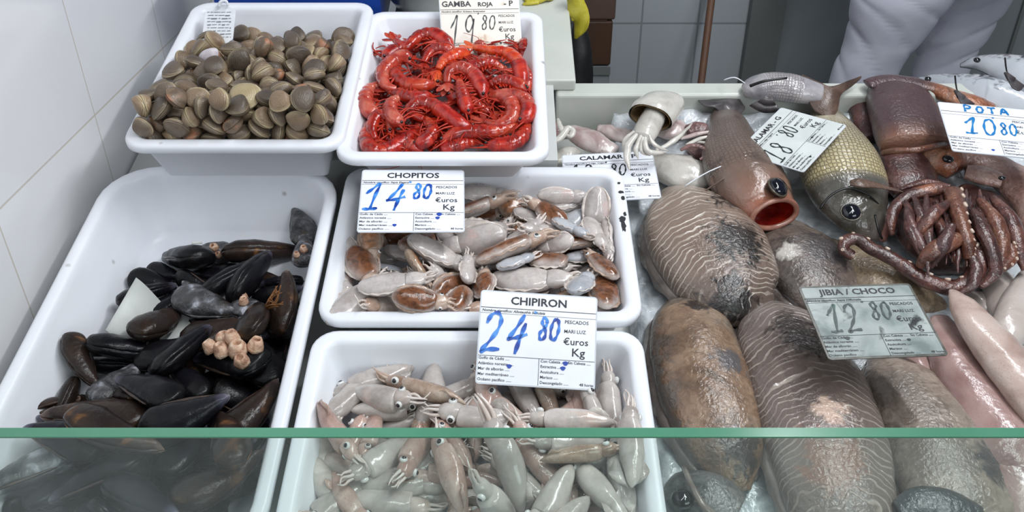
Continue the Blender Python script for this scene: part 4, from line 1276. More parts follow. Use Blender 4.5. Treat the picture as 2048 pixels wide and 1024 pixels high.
CHO_S = '''P 99 176 1855 1857 325 1 53 227 -5;N 97 46 1943 1852 52 -387 84 27 -9;b 100 194 1950 1857 10 15 364 165 -10;P 90 -343 2066 1878 396 52 -2 23 -11;b 98 -212 2050 1875 60 -297 -261 -14 -12;u 99 42 2064 1879 4 -1 20 -399 -14
N 99 176 2060 1880 382 111 2 -37 -15;u 97 -355 2192 1906 163 11 47 -362 -16;p 97 -216 2178 1902 391 34 3 -78 -17;B 91 53 2184 1904 5 48 395 38 -19;u 97 -196 1832 1869 20 -351 186 -44 -22;p 95 -77 1837 1865 80 -128 366 -57 -23
p 99 -214 1911 1866 80 94 -135 356 -27;b 96 -90 1900 1850 69 -10 338 202 -28;u 96 34 2009 1870 50 17 89 386 -29;u 99 151 1928 1870 142 -83 -55 360 -30;B 90 -163 2003 1886 48 303 -252 -50 -32;u 91 -65 1997 1867 11 55 390 -70 -33
p 97 182 2001 1866 16 14 393 72 -35;B 100 -335 2140 1902 127 -11 156 -346 -36;p 93 -37 2135 1909 231 281 66 153 -38;p 93 57 2172 1940 9 392 -60 -49 -39;b 100 190 2121 1889 395 57 -7 28 -40;N 95 -332 1806 1885 130 111 -358 -51 -41
N 91 -49 1804 1884 35 47 -359 -167 -43;p 94 17 1845 1866 100 -385 -32 -26 -44;P 99 201 1803 1886 381 23 103 63 -45;b 90 -377 1940 1878 392 23 10 -73 -46;P 99 -170 1897 1882 107 138 -76 352 -47;p 98 -121 1845 1869 323 -175 -129 94 -48
p 93 41 1896 1868 46 -5 397 12 -49;p 93 121 1881 1860 265 -184 226 -74 -50;u 92 -356 1975 1891 25 -42 -382 108 -51;B 96 -254 1978 1883 80 -56 63 383 -52;N 95 73 2021 1904 30 -395 52 16 -54;P 91 102 1959 1889 387 -63 -24 77 -55
P 99 -285 2027 1902 35 396 -38 -29 -56;B 92 -85 2228 1914 394 50 -3 49 -58;B 91 29 2101 1931 257 -24 8 306 -59;u 93 203 2019 1902 394 -39 4 57 -60;B 128 -104 2177 1967 377 -104 -83 -5 0;P 99 -76 2216 1995 42 -397 16 2 1
T 94 27 2239 1929 368 147 53 13 2;l 88 148 2206 1992 323 236 -4 -10 3;P 104 123 2221 1953 20 1 399 -16 4;N 94 103 2165 1964 117 48 -42 377 5;u 94 168 2163 1930 64 -100 379 45 6;p 116 -86 2089 1948 69 -388 -52 45 7
P 110 243 2153 1956 136 -236 276 98 8;l 104 22 2044 1957 57 365 144 55 9;P 101 92 2078 1949 79 89 -382 -3 10;u 99 162 2070 1966 85 360 -148 -38 11;P 121 -108 2023 1951 48 -29 344 197 12;B 116 -252 2062 1931 348 -10 43 193 13
P 126 -193 1966 1942 12 388 -33 -91 14;B 134 2 1975 1961 375 -107 -58 68 15;B 104 191 2054 1925 383 -94 14 66 16;b 126 115 1954 1929 393 -38 -17 -59 17;P 143 52 1885 1914 5 -398 31 -23 18;p 94 -88 1991 1901 26 390 -84 1 19
N 116 -397 1920 1931 341 36 22 -204 20;T 94 -389 2014 1951 312 33 26 -246 21;l 83 -436 1985 1945 23 342 -197 -57 22;l 94 -450 1917 1905 48 306 -236 -91 23;P 126 -403 1805 1906 38 -360 -170 -18 24;P 116 -306 1820 1948 15 -399 -8 -27 25
B 104 -146 1874 1904 345 130 85 129 26;b 104 -131 1817 1909 332 84 9 206 27;B 94 -227 1765 1936 369 149 38 -4 28;b 94 -385 1794 1876 250 268 -156 35 29;B 116 243 1856 1904 290 17 46 271 30;B 99 240 1936 1931 219 27 59 328 31
l 99 266 2042 1947 194 -210 243 -139 32;p 99 232 2054 1960 22 323 -225 -65 33;N 88 -74 1863 1922 268 -71 -73 279 34;T 83 -251 1916 1931 325 -136 168 -88 35;p 94 -379 1851 1897 90 109 98 -361 36;u 88 8 1922 1947 64 380 106 12 37
u 104 180 1833 1938 45 330 220 -23 38;B 88 -383 2126 1941 98 -356 -150 35 39;p 94 -164 2063 1922 379 23 95 -83 40;p 88 121 2002 1955 112 23 355 144 41;T 88 139 1832 1899 337 -146 -70 143 42;p 88 -117 1899 1938 97 -262 -274 82 43'''
CHI_S = '''v 94 -404 1315 1694 322 -77 217 -58 -1;x 97 -365 1339 1660 214 43 -30 334 -6;w 95 -79 1425 1680 70 -387 71 9 -8;n 100 158 1361 1672 2 20 291 273 -10;k 96 -87 1500 1696 21 104 -378 -76 -13;x 99 80 1463 1688 234 -4 59 -319 -14
s 99 173 1453 1677 135 367 -80 -29 -15;x 97 -332 1502 1752 258 65 -82 -287 -16;k 97 -224 1590 1714 387 -17 39 -93 -17;v 93 -78 1581 1714 32 -212 337 28 -18;w 91 48 1567 1712 19 40 -331 -221 -19;w 90 180 1571 1711 132 13 -75 370 -20
n 96 -68 1326 1654 23 -142 -373 -9 -28;x 96 58 1294 1655 37 29 -227 326 -29;x 99 228 1327 1681 88 270 189 209 -30;w 90 -165 1337 1696 381 79 27 87 -32;s 97 23 1470 1698 146 97 237 270 -34;k 97 82 1626 1720 83 -10 158 -358 -35
w 100 -281 1539 1716 15 55 -185 -350 -36;k 96 -214 1622 1717 84 5 -142 364 -37;k 93 -88 1496 1732 226 -163 -228 175 -38;k 93 45 1493 1728 41 -352 186 -2 -39;v 99 200 1244 1728 359 38 112 131 -45;n 90 -293 1336 1731 23 -49 142 370 -46
k 98 -74 1293 1680 341 -179 30 -105 -48;k 93 34 1261 1688 7 189 -326 -133 -49;k 93 174 1316 1685 119 20 375 69 -50;x 92 -340 1426 1713 25 -94 -383 -59 -51;w 96 -193 1391 1707 68 -7 -128 -373 -52;s 98 -57 1358 1697 356 -143 -68 92 -53
v 91 170 1404 1676 316 -233 67 -36 -55;v 99 -288 1476 1701 295 259 -49 -58 -56;w 92 -128 1567 1718 277 85 59 269 -58;w 91 -11 1598 1738 28 155 -365 -42 -59;x 93 61 1406 1720 31 -51 -364 -155 -60;x 94 -358 1197 1744 76 39 100 378 -61
k 98 -106 1260 1698 221 -277 -50 -179 -63;k 99 -361 1306 1731 352 -52 63 -172 -66;w 95 -48 1314 1716 372 -143 29 15 -68;n 94 106 1321 1681 45 -97 -84 376 -70;v 91 -367 1394 1716 338 -196 65 -58 -71;x 98 -121 1356 1734 16 -2 -368 -156 -72
w 121 -342 1639 1784 95 19 7 -388 0;n 129 -224 1709 1774 397 42 2 -22 1;n 123 -207 1566 1802 58 -51 -299 254 2;w 118 -408 1576 1770 39 -369 -149 -16 3;v 112 -320 1562 1797 371 123 -67 -56 4;v 112 -308 1554 1766 395 42 -5 42 5
k 112 -403 1435 1812 253 250 -95 -157 6;v 123 -200 1602 1776 28 -259 302 32 7;w 112 -133 1592 1770 7 63 -319 -232 8;k 112 -158 1481 1737 344 -12 -107 174 9;s 134 -76 1493 1802 19 -1 -99 387 10;k 112 -71 1580 1796 268 29 -31 294 11
w 106 36 1583 1767 163 113 87 336 12;n 106 87 1571 1759 219 120 -34 311 13;k 90 116 1530 1761 47 -164 348 -98 14;x 118 13 1495 1771 157 -63 -229 281 15;w 112 138 1464 1804 17 22 303 260 16;v 95 169 1634 1741 34 73 -330 211 17
k 101 179 1540 1763 313 33 26 -246 18;w 118 232 1541 1771 56 286 238 135 19;s 123 198 1504 1780 159 187 161 271 20;v 112 -435 1438 1740 32 -303 -258 -28 21;k 112 -389 1440 1741 326 35 -24 228 22;w 123 -284 1405 1751 64 154 -362 -29 23
k 118 -213 1417 1758 205 -123 95 -306 24;n 112 -226 1442 1741 220 24 35 -331 25;k 101 -129 1408 1779 176 99 145 314 26;w 146 -276 1359 1723 42 -397 19 2 27;w 123 -433 1355 1723 29 186 329 127 28;v 134 -384 1312 1713 13 -120 379 41 29
w 123 -288 1312 1713 42 -396 37 4 30;k 129 -135 1320 1777 209 -99 -206 253 31;s 168 -10 1329 1788 5 232 216 244 32;v 123 -29 1242 1772 206 40 -339 35 33;w 106 28 1344 1735 118 63 83 368 34;x 112 69 1372 1758 192 62 -57 341 35
w 112 141 1407 1786 70 12 -383 -91 36;v 123 89 1275 1767 51 182 -321 -145 37;k 106 158 1390 1722 360 -85 -72 134 38;s 151 251 1333 1754 244 121 48 289 39;v 112 109 1201 1774 17 143 -366 -70 40;w 112 260 1372 1819 13 -298 -257 -69 41
n 101 147 1363 1801 319 -239 -36 0 42;w 112 192 1301 1763 179 25 43 354 43;v 101 -199 1386 1729 41 -380 -118 -13 44;k 101 -10 1431 1739 339 36 22 -208 45;w 112 -370 1386 1729 71 21 27 392 46'''


def rows(s):
    for r in s.replace('\n', ';').split(';'):
        q = r.split()
        yield q[0], int(q[1]) / 100, [int(x) for x in q[2:9]], int(q[9])


CK = {'c': clam, 'r': clam_round, 'o': clam_orange, 'P': clam_pale, 'W': clam_white}
for k, s, q, i in rows(CLA_S):
    o = dup(CK[k], qpose(q) @ Matrix.Scale(s, 4))
    if PROBE:
        o['probe'] = 'cla%d' % i
for o in CK.values():
    bpy.data.objects.remove(o)


def lay(S, kinds, table, rest, key):
    for k, s, q, i in rows(S):
        o = dup(kinds[k], qpose(q) @ Matrix.Scale(s, 4), rest if i < 0 else table[i][6])
        if PROBE:
            o['probe'] = key + '%d' % i
    for o in kinds.values():
        drop(o)


lay(MUS_S, MUS, MUS_T, 'black mussel mostly buried under the others in the deep tub', 'mus')
lay(CHO_S, CHO, CHO_T, 'baby cuttlefish mostly buried under the others in the tray with the CHOPITOS card', 'cho')
lay(CHI_S, CHI, CHI_T, 'baby squid mostly buried under the others in the tray of the CHIPIRON card', 'chi')

# ------------------------------------------------------------------ red prawns
m_prawn = M('red_prawn_shell', [(124, 16, 8), (178, 38, 20), (206, 82, 54)], sc=42, mott=.22, rough=.24, sss=.06, coat=.5, bump=.12, bsc=260, spec=.5)
m_prawn_pink = M('pink_red_prawn_shell', [(156, 38, 26), (194, 72, 54), (212, 118, 98)], sc=42, mott=.2, rough=.24, sss=.08, coat=.5, bump=.12, bsc=260)
m_prawn_or = M('orange_red_prawn_shell', [(180, 34, 10), (208, 66, 26), (226, 112, 60)], sc=42, rough=.24, sss=.08, coat=.5, bump=.12, bsc=260)
m_prawn_head = M('dark_red_prawn_head', [(104, 10, 8), (166, 26, 16), (200, 58, 36)], sc=60, rough=.26, sss=.05, coat=.5, bump=.2, bsc=260, stain=[((70, 26, 34), 40, .64, .12)])
m_prawn_leg = M('red_prawn_leg', [(140, 20, 8), (190, 52, 28)], sc=90, rough=.3, sss=.15)


def keep(p):
    s_, t_, h_ = st(p)
    return W(min(.030, max(-.224, s_)), min(.60, max(.258, t_)), max(h_, .03))


def prawn(px, h, label, mat=None, r=.0112, head=True, seed=0, crop=True, hump=.006):
    """px: path from tail to head on the pile"""
    mat = mat or m_prawn
    q = random.Random(seed * 13 + 7)
    k = len(px)
    pts = []
    for i, (u, v) in enumerate(px):
        if crop:
            u, v = 640 + .3222 * u, .3222 * v
        x = i / (k - 1)
        pts.append(P(u, v, h + hump * math.sin(math.pi * x) + q.uniform(-.002, .002)))
    path = [Vector(p) for p in smooth_path([tuple(p) for p in pts], 46)]
    L = [0]
    for a, b in zip(path, path[1:]):
        L.append(L[-1] + (b - a).length)
    tot = L[-1]
    org = path[23] - NV * r
    t = thing('red_prawn', label, 'prawn', org, 'red prawns')
    n1 = 29 if head else 45
    # concave side
    mid = (path[0] + path[-1]) / 2
    inn = mid - path[23]
    inn -= NV * inn.dot(NV)
    d0 = (path[30] - path[16])
    side0 = NV.cross(d0).normalized()
    sgn = 1 if inn.dot(side0) >= 0 else -1

    def frame(i):
        d = (path[min(45, i + 1)] - path[max(0, i - 1)]).normalized()
        s_ = (NV.cross(d) * sgn).normalized()
        return d, s_
    ab = []
    for i in range(3, n1 + 1):
        x = (i - 3) / (n1 - 3)
        seg = (x * 6) % 1.0
        rr = r * (.50 + .5 * min(1, x * 1.6)) * (1.0 + .07 * (seg - .5)) * (.93 if seg < .16 else 1)
        ab.append(tuple(path[i]) + (rr * 1.06, rr * .92))
    build('abdomen', sweep(MB(), ab, NV, 14, len(ab) * 2), mat, t)
    # tail fan
    d, s_ = frame(2)
    for j in range(5):
        a = (j - 2) * .33
        dr = (-d * math.cos(a) + s_ * math.sin(a) + NV * q.uniform(-.15, .25)).normalized()
        c0 = path[3]
        Lf = r * (2.3 if j != 2 else 2.0)
        w_ = dr.cross(NV).normalized()
        pf = []
        for x, b in ((0, .16), (.25, .30), (.6, .42), (.85, .32), (1, .04)):
            c = c0 + dr * Lf * x
            pf.append(tuple(c) + (b * r * 1.1, r * .07))
        build('tail_fan', sweep(MB(), pf, NV, 8, 9), mat, t)
    if head:
        ca = []
        for i in range(n1 - 1, 46):
            x = (i - n1 + 1) / (46 - n1)
            rr = r * (1.08 - .12 * x) * (1 if x < .55 else max(.12, 1 - (x - .55) / .45 * .80))
            ca.append(tuple(path[i] - frame(i)[1] * r * .0) + (rr * 1.08, rr * .95))
        build('carapace', sweep(MB(), ca, NV, 14, 24), m_prawn_head if q.random() < .6 else mat, t)
        d, s_ = frame(43)
        tip = path[45]
        build('rostrum', tube(MB(), [tip - d * r * .8 - s_ * r * .45 + NV * .001, tip + d * r * .6 - s_ * r * .62, tip + d * r * 1.9 - s_ * r * .95 + NV * .002], r * .2, r * .03, 6), m_prawn_leg, t)
        for e in (1, -1):
            build('eye', ball(MB(), tip - d * r * .25 - s_ * r * .1 + NV * e * r * .52, r * .24, n=8, k=6), m_pupil, t)
        for j in range(6):
            i = 31 + j * 2
            d, s_ = frame(i)
            a = q.uniform(-.5, .8)
            b0 = path[i] + s_ * r * .7
            l = r * q.uniform(2.6, 4.2)
            dr = (s_ * .9 + d * a + NV * q.uniform(-.1, .35)).normalized()
            p1 = b0 + dr * l * .5
            dr2 = (dr + d * q.uniform(-.3, 1.0) + NV * q.uniform(-.5, .1)).normalized()
            build('leg', tube(MB(), [keep(b0), keep(p1), keep(p1 + dr2 * l * .5)], r * .17, r * .07, 5, 7), m_prawn_leg, t)
        for e in (1, -1):
            d, s_ = frame(44)
            a0 = tip
            l = r * q.uniform(4, 7.5)
            dr = (d + s_ * q.uniform(-.8, .8) + NV * .25).normalized()
            dr2 = (dr + s_ * q.uniform(-1, 1) - NV * .1).normalized()
            build('antenna', tube(MB(), [keep(z_) for z_ in (a0, a0 + dr * l * .35, a0 + dr * l * .6 + dr2 * l * .12, a0 + dr2 * l)], r * .075, r * .035, 4, 12), m_prawn_leg, t)
    for j in range(5):
        i = 9 + j * 4
        if i >= n1:
            break
        d, s_ = frame(i)
        b0 = path[i] + s_ * r * .7
        dr = (s_ + d * q.uniform(.1, .7) + NV * q.uniform(-.1, .3)).normalized()
        build('pleopod', sweep(MB(), [tuple(b0) + (r * .16, r * .1), tuple(b0 + dr * r * .6) + (r * .2, r * .1), tuple(b0 + dr * r * 1.25) + (r * .06, r * .05)], NV, 6, 6), m_prawn_leg, t)
    return t


HP = .062
PRN = [
 ([(700, 760), (560, 700), (600, 640), (690, 650), (760, 690), (870, 770), (960, 800)], .010, 'red prawn curved like a hook in the very middle front of the tray, head right', 0, 1.1),
 ([(350, 700), (300, 790), (285, 870), (330, 930), (430, 930), (540, 860), (640, 790)], .006, 'big red prawn bent along the left front corner, head to the middle', 0, 1.12),
 ([(1270, 740), (1200, 790), (1080, 815), (960, 815), (850, 830), (740, 880)], .004, 'straight red prawn lying across the front right, head left', 0, 1.05),
 ([(1000, 745), (1100, 775), (1190, 730), (1190, 650), (1120, 600), (1030, 600)], .006, 'pale pink prawn curled tight in the right middle', 1, 1.1),
 ([(790, 540), (800, 450), (870, 420), (950, 460), (1000, 540), (1010, 610)], .014, 'pinkish prawn arched in the centre with shiny back', 1, 1.1),
 ([(730, 440), (770, 380), (850, 340), (930, 330)], .016, 'short orange prawn below the left of the price card, red tail down left', 2, 1.05),
 ([(500, 560), (410, 530), (390, 450), (440, 390), (520, 350), (560, 390)], .012, 'pink-backed prawn bent upright in the upper left', 1, 1.1),
 ([(540, 350), (480, 390), (470, 460), (530, 520), (640, 530), (740, 520)], .008, 'red prawn behind the pink-backed one, head to the right', 0, 1.05),
 ([(400, 520), (310, 550), (280, 620), (310, 690), (390, 720)], .004, 'pinkish prawn curled against the left wall', 1, 1.1),
 ([(450, 230), (530, 290), (610, 230), (700, 210), (780, 260), (820, 310)], .012, 'red prawn topmost at the back left of the price card', 0, 1.1),
 ([(640, 400), (690, 320), (780, 300), (830, 350)], .010, 'glossy red prawn just left of the foot of the price card', 0, 1.0),
 ([(930, 290), (1050, 310), (1160, 330), (1230, 390), (1250, 470), (1270, 560)], .012, 'orange-red prawn bent round the back right corner under the price card', 2, 1.1),
 ([(860, 490), (880, 560), (900, 640), (930, 710)], .018, 'red prawn pointing straight at the customer in the centre, legs up', 0, .95),
 ([(1030, 540), (1120, 500), (1220, 520), (1290, 570)], .010, 'bright red prawn by the right wall', 0, 1.05),
 ([(1100, 570), (1200, 580), (1280, 630), (1290, 710), (1230, 760)], .010, 'pink prawn curling along the right wall, below the bright red one', 1, 1.05),
 ([(1260, 690), (1280, 790), (1230, 870), (1130, 900), (1020, 900)], .004, 'red prawn tucked into the front right corner', 0, 1.05),
 ([(1010, 880), (900, 890), (800, 920), (730, 950)], .000, 'red prawn low along the front wall', 0, 1.0),
 ([(480, 930), (530, 900), (590, 920), (590, 960)], .004, 'short pink prawn poking out at the front wall, left of the middle', 1, 1.0),
 ([(640, 230), (540, 280), (450, 320), (390, 370)], .006, 'red prawn at the back left with head to the left wall', 0, 1.05),
 ([(420, 560), (500, 590), (600, 610), (700, 590)], .008, 'red prawn lying across the left centre', 0, 1.0),
 ([(1150, 440), (1060, 390), (960, 410), (880, 420)], .012, 'red prawn with spiky legs right of the orange one', 0, 1.0),
 ([(350, 880), (320, 800), (360, 720), (440, 740), (430, 830)], .002, 'red prawn curled against the left wall near the front', 0, 1.0),
 ([(500, 600), (440, 640), (450, 720), (520, 780)], .012, 'pink-ribbed prawn curled behind the hook-shaped one', 1, 1.0),
 ([(1060, 700), (980, 660), (900, 620), (790, 600)], .004, 'red prawn under the centre one, head left', 0, 1.0),
 ([(640, 720), (700, 800), (660, 870), (580, 900)], .010, 'red prawn with a fan of legs at the front left of the middle', 0, .95),
 ([(1280, 420), (1290, 500), (1260, 600)], .000, 'red prawn squeezed against the right wall at the back', 0, 1.0),
]
for i, (px, dh, lab, mm, sc_) in enumerate(PRN):
    dh -= .010 * max(0, (px[len(px) // 2][1] - 760) / 160)
    prawn(px, HP + dh, lab, (m_prawn, m_prawn_pink, m_prawn_or)[mm], .0104 * sc_, True, i)
q = random.Random(21)
for i in range(34):
    cx_, cy_ = 340 + (i % 6) * 180 + q.uniform(-50, 50), 310 + (i // 6) * 112 + q.uniform(-40, 40)
    a, bnd, R_ = q.uniform(0, 6.28), q.uniform(1.6, 3.2) * q.choice((-1, 1)), q.uniform(85, 120)
    px = [(min(1270, max(330, cx_ + R_ * math.cos(a + bnd * x))), min(880, max(270, cy_ + R_ * .85 * math.sin(a + bnd * x)))) for x in (0, .25, .5, .75, 1)]
    prawn(px, HP - .016 + q.uniform(-.006, .004), 'red prawn mostly covered by the others in the prawn tray', q.choice((m_prawn, m_prawn, m_prawn_pink)), .0105, True, 100 + i)

# ------------------------------------------------------------------ the ice bed: cuttlefish, fish, squid
def lump_pts(px, base, flat, low, tmax):
    out = []
    for u, v, w_ in px:
        hw = w_ * depth(P(u, v, base)) / FOC
        hh = min(hw * flat, tmax)
        hw = w_ * depth(P(u, v, base + hh * low)) / FOC
        out.append(tuple(P(u, v, base + hh * low)) + (hw, hh))
    return out


def lump(par, name, mat, px, base=ICE, flat=.6, low=.8, tmax=.045, n=26, jit=.0015, jsc=28, squ=1.0, seed=1.0, m=None, up=NV, label=None):
    mb = sweep(MB(), lump_pts(px, base, flat, low, tmax), up, n, m or len(px) * 7, low=low, squ=squ)
    mb.jitter(jit, jsc, seed).jitter(jit * .4, jsc * 4, seed + 3)
    o = build(name, mb, mat, par)
    if label:
        o['label'] = label
    return o


def frill(par, px, base, flat, low, tmax, mat, wid=.010, seed=0, rng=(.08, .92), name='fin'):
    q = smooth_path(lump_pts(px, base, flat, low, tmax), 60)
    for sg in (1, -1):
        l_, r_ = [], []
        for i in range(int(60 * rng[0]), int(60 * rng[1])):
            c = Vector(q[i][:3])
            t_ = (Vector(q[min(59, i + 1)][:3]) - Vector(q[max(0, i - 1)][:3])).normalized()
            s_ = t_.cross(NV).normalized() * sg
            x = (i / 60 - rng[0]) / (rng[1] - rng[0])
            w2 = wid * math.sin(math.pi * min(1, max(.02, x))) ** .4
            l_.append(c + s_ * q[i][3] * .95 - NV * .002)
            r_.append(c + s_ * (q[i][3] + w2) - NV * (.006 + .0035 * math.sin(i * .9 + seed) + q[i][4] * .25))
        build(name, ribbon(MB(), l_, r_, .0018), mat, par)


def at_px(px, base=ICE):
    c = px[len(px) // 2]
    return P(c[0], c[1], base)


WET = dict(coat=.55, bump=.42, bsc=210, rough=.3, mott=.42)
cut_defs = [
    ('large zebra-striped cuttlefish with a big black ink stain, behind the other cuttlefish', [(1350, 386, 34), (1374, 420, 84), (1402, 470, 116), (1436, 530, 120), (1474, 588, 100), (1505, 628, 62), (1518, 652, 22)], 0.0, .52,
     M('zebra_cuttlefish_skin', [(104, 86, 76), (138, 118, 106), (160, 140, 126)], sc=16, stripe=((204, 192, 178), 10.5, .8, .16), spots=[((9, 8, 9), .30, .40, .11, .10), ((24, 21, 21), .62, .30, .17, .10), ((20, 18, 18), .88, .16, .10, .12)], along=[(0, (164, 146, 130)), (.4, (140, 120, 106)), (1, (96, 82, 76))], **WET)),
    ('brown mottled cuttlefish in the front left of the ice, against the squid tray', [(1374, 606, 34), (1380, 642, 74), (1396, 720, 94), (1420, 800, 99), (1446, 880, 88), (1466, 940, 60), (1482, 986, 22)], .0, .55,
     M('brown_cuttlefish_skin', [(92, 76, 64), (136, 108, 86), (160, 132, 108), (146, 132, 118)], sc=14, spots=[((30, 24, 24), .13, .27, .06, .06), ((84, 80, 82), .48, .33, .08, .07), ((52, 44, 42), .86, .3, .12, .12), ((96, 88, 82), .02, .25, .08, .3), ((98, 90, 84), .5, .0, .7, .11), ((96, 88, 82), .5, .52, .7, .11)], **WET)),
    ('largest striped cuttlefish, front and centre of the ice, dark furry stain near its top', [(1532, 616, 30), (1556, 652, 82), (1598, 740, 114), (1640, 850, 124), (1668, 950, 118), (1688, 1045, 105), (1700, 1140, 50)], .004, .52,
     M('striped_cuttlefish_skin', [(94, 80, 74), (122, 106, 99), (146, 130, 122)], sc=13, stripe=((194, 180, 168), 12.5, .62, .16), spots=[((46, 36, 32), .24, .26, .12, .10), ((206, 176, 158), .56, .24, .05, .05), ((140, 108, 96), .72, .22, .12, .10)], along=[(0, (128, 120, 116)), (.3, (106, 90, 83)), (1, (132, 120, 114))], **WET)),
    ('grey-beige cuttlefish under the smeared card, right of the largest striped one', [(1766, 716, 34), (1798, 760, 72), (1846, 840, 100), (1892, 930, 112), (1932, 1040, 104), (1952, 1110, 40)], -.004, .5,
     M('grey_cuttlefish_skin', [(126, 112, 102), (158, 144, 132), (178, 160, 146)], sc=14, spots=[((56, 48, 46), .08, .33, .06, .06), ((66, 62, 64), .66, .36, .10, .08), ((112, 98, 90), .62, .18, .12, .10)], **WET)),
    ('grey cuttlefish lying behind, between the zebra-striped one and the smeared card', [(1556, 448, 38), (1590, 500, 84), (1636, 565, 84), (1690, 640, 46)], -.008, .45,
     M('dull_cuttlefish_skin', [(84, 76, 72), (118, 104, 96), (140, 126, 116)], sc=18, spots=[((190, 184, 176), .45, .18, .07, .05), ((60, 54, 54), .5, .32, .2, .1)], **WET)),
    ('yellowish-tan cuttlefish lying behind the smeared card', [(1640, 488, 22), (1700, 520, 48), (1770, 562, 62), (1840, 598, 46), (1892, 612, 14)], -.01, .5,
     M('tan_cuttlefish_skin', [(122, 104, 84), (158, 138, 112), (178, 160, 134)], sc=20, **WET)),
]
m_frill = M('cuttlefish_fin', [(110, 98, 92), (150, 138, 130)], sc=30, rough=.25, sss=.2, coat=.5)
for i, (lab, px, up_, flat, mt) in enumerate(cut_defs):
    t = thing('cuttlefish', lab, 'cuttlefish', at_px(px), 'large cuttlefish on the ice')
    lump(t, 'mantle', mt, px, ICE + up_, flat, .75, .042, 36, .0022, 22, seed=i, m=64)
    frill(t, px, ICE + up_, flat, .75, .042, m_frill, .008, i)
    if i in (0, 2):     # the head of each peeps out at the narrow end
        u, v, w_ = px[0] if i == 2 else px[-1]
        hx = [(u - 8, v - 16, 26), (u - 12, v - 2, 40), (u - 6, v + 18, 30)] if i == 2 else [(u - 8, v - 14, 34), (u + 4, v + 6, 42), (u + 16, v + 22, 26)]
        lump(t, 'head', m_frill, hx, ICE, .6, .8, .02, 18, .002, 60)

# half-seen heads at the very front, behind the glass
m_greyhead = M('grey_wet_head', [(72, 72, 74), (112, 112, 112), (140, 138, 134)], sc=26, **WET)
t = thing('cuttlefish', 'grey cuttlefish head with a dark eye behind the glass, in front of the brown one', 'cuttlefish', P(1400, 1000, ICE), 'large cuttlefish on the ice')
lump(t, 'head', m_greyhead, [(1335, 1010, 22), (1372, 985, 46), (1420, 1000, 60), (1475, 1030, 50)], ICE, .6, .8, .03, 22)
build('eye', ball(MB(), P(1366, 998, ICE + .040), .014, .012, .008, M=DM), m_pupil, t)
build('arm', tube(MB(), [P(1368, 935, ICE + .03), P(1385, 975, ICE + .048), P(1405, 1010, ICE + .048), P(1425, 1030, ICE + .04)], .003, .0048, 8), m_frill, t)
px = [(1795, 1022, 20), (1840, 1008, 36), (1900, 1016, 40), (1960, 1040, 30)]
t = thing('cuttlefish', 'dark grey cuttlefish end just showing at the bottom, in front of the grey-beige one', 'cuttlefish', at_px(px), 'large cuttlefish on the ice')
lump(t, 'mantle', M('slate_cuttlefish_skin', [(70, 74, 76), (96, 100, 102)], sc=18, **WET), px, ICE + .045, .5, .8, .03)

# ---- whole fish
m_fishA = M('brown_fish_skin', [(78, 62, 54), (112, 94, 84), (138, 120, 110)], sc=30, scales=((84, 70, 62), 44, 52), mott=.25, stain=[((60, 48, 44), 20, .6, .15)], along=[(0, (84, 72, 68)), (.5, (112, 94, 86)), (.78, (120, 98, 86)), (.92, (150, 104, 84)), (1, (168, 98, 70))], rough=.28, coat=.5, bump=.25, bsc=160)
m_fishB = M('silver_gold_fish_skin', [(150, 136, 104), (184, 172, 138), (206, 198, 174)], sc=24, scales=((92, 82, 60), 44, 60), amix=.85, mott=.12, along=[(0, (96, 70, 50)), (.12, (112, 96, 80)), (.24, (184, 176, 156)), (.68, (186, 172, 132)), (.715, (92, 88, 84)), (.74, (34, 37, 46)), (.9, (20, 24, 34)), (1, (120, 110, 112))], rough=.24, coat=.6, bump=.3, bsc=150)
m_fishC = M('silver_fish_skin', [(120, 116, 122), (160, 156, 160), (186, 180, 180)], sc=26, scales=((110, 100, 96), 30, 30), rough=.22, coat=.6, bump=.2, bsc=150)
m_fin = M('brown_fin', [(64, 48, 42), (104, 82, 70)], sc=50, rough=.35, stripe=((130, 106, 92), 3.5, .5), coat=.3)
m_darkfin = M('slate_fin', [(58, 54, 56), (86, 80, 82)], sc=50, rough=.35, coat=.3)
m_red = M('red_mouth', [(96, 14, 8), (150, 30, 18)], sc=40, rough=.3, coat=.5)
m_lip = M('orange_lip', [(126, 82, 68), (164, 112, 92)], sc=40, rough=.3, coat=.5)
m_cheek = M('pink_cheek', [(160, 104, 94), (186, 138, 126)], sc=40, rough=.3, coat=.4)
m_blueeye = M('navy_eye', [(5, 6, 14), (10, 13, 30)], sc=60, rough=.12, coat=.5)
m_gold = M('dull_gold_ring', [(60, 54, 46), (84, 76, 62)], sc=60, rough=.25, coat=.4)
m_blackline = M('black_slit', [(14, 13, 14)], rough=.4)


def fan(par, name, mat, root, tips, th=.003, h0=.02):
    """a fin: root point (u, v, h) and rays to tip points; slightly ragged"""
    r0 = P(*root)
    q = smooth_path([tuple(P(*t_)) for t_ in tips], 26)
    l_ = [r0 + (Vector(q[0]) - r0) * .06 + (Vector(p) - Vector(q[13])) * .18 for p in q]
    r_ = [Vector(p) + (Vector(p) - r0) * (.05 * (i % 2) - .02) + NV * .0015 * (i % 2) for i, p in enumerate(q)]
    mid = [(a + b) / 2 for a, b in zip(l_, r_)]
    mb = MB()
    ribbon(mb, l_, mid, th)
    ribbon(mb, mid, r_, th * .6)
    return build(name, mb, mat, par)


def px_tube(par, name, mat, pts, r0, r1=None, n=6):
    return build(name, tube(MB(), [P(*p) for p in pts], r0, r1, n), mat, par)


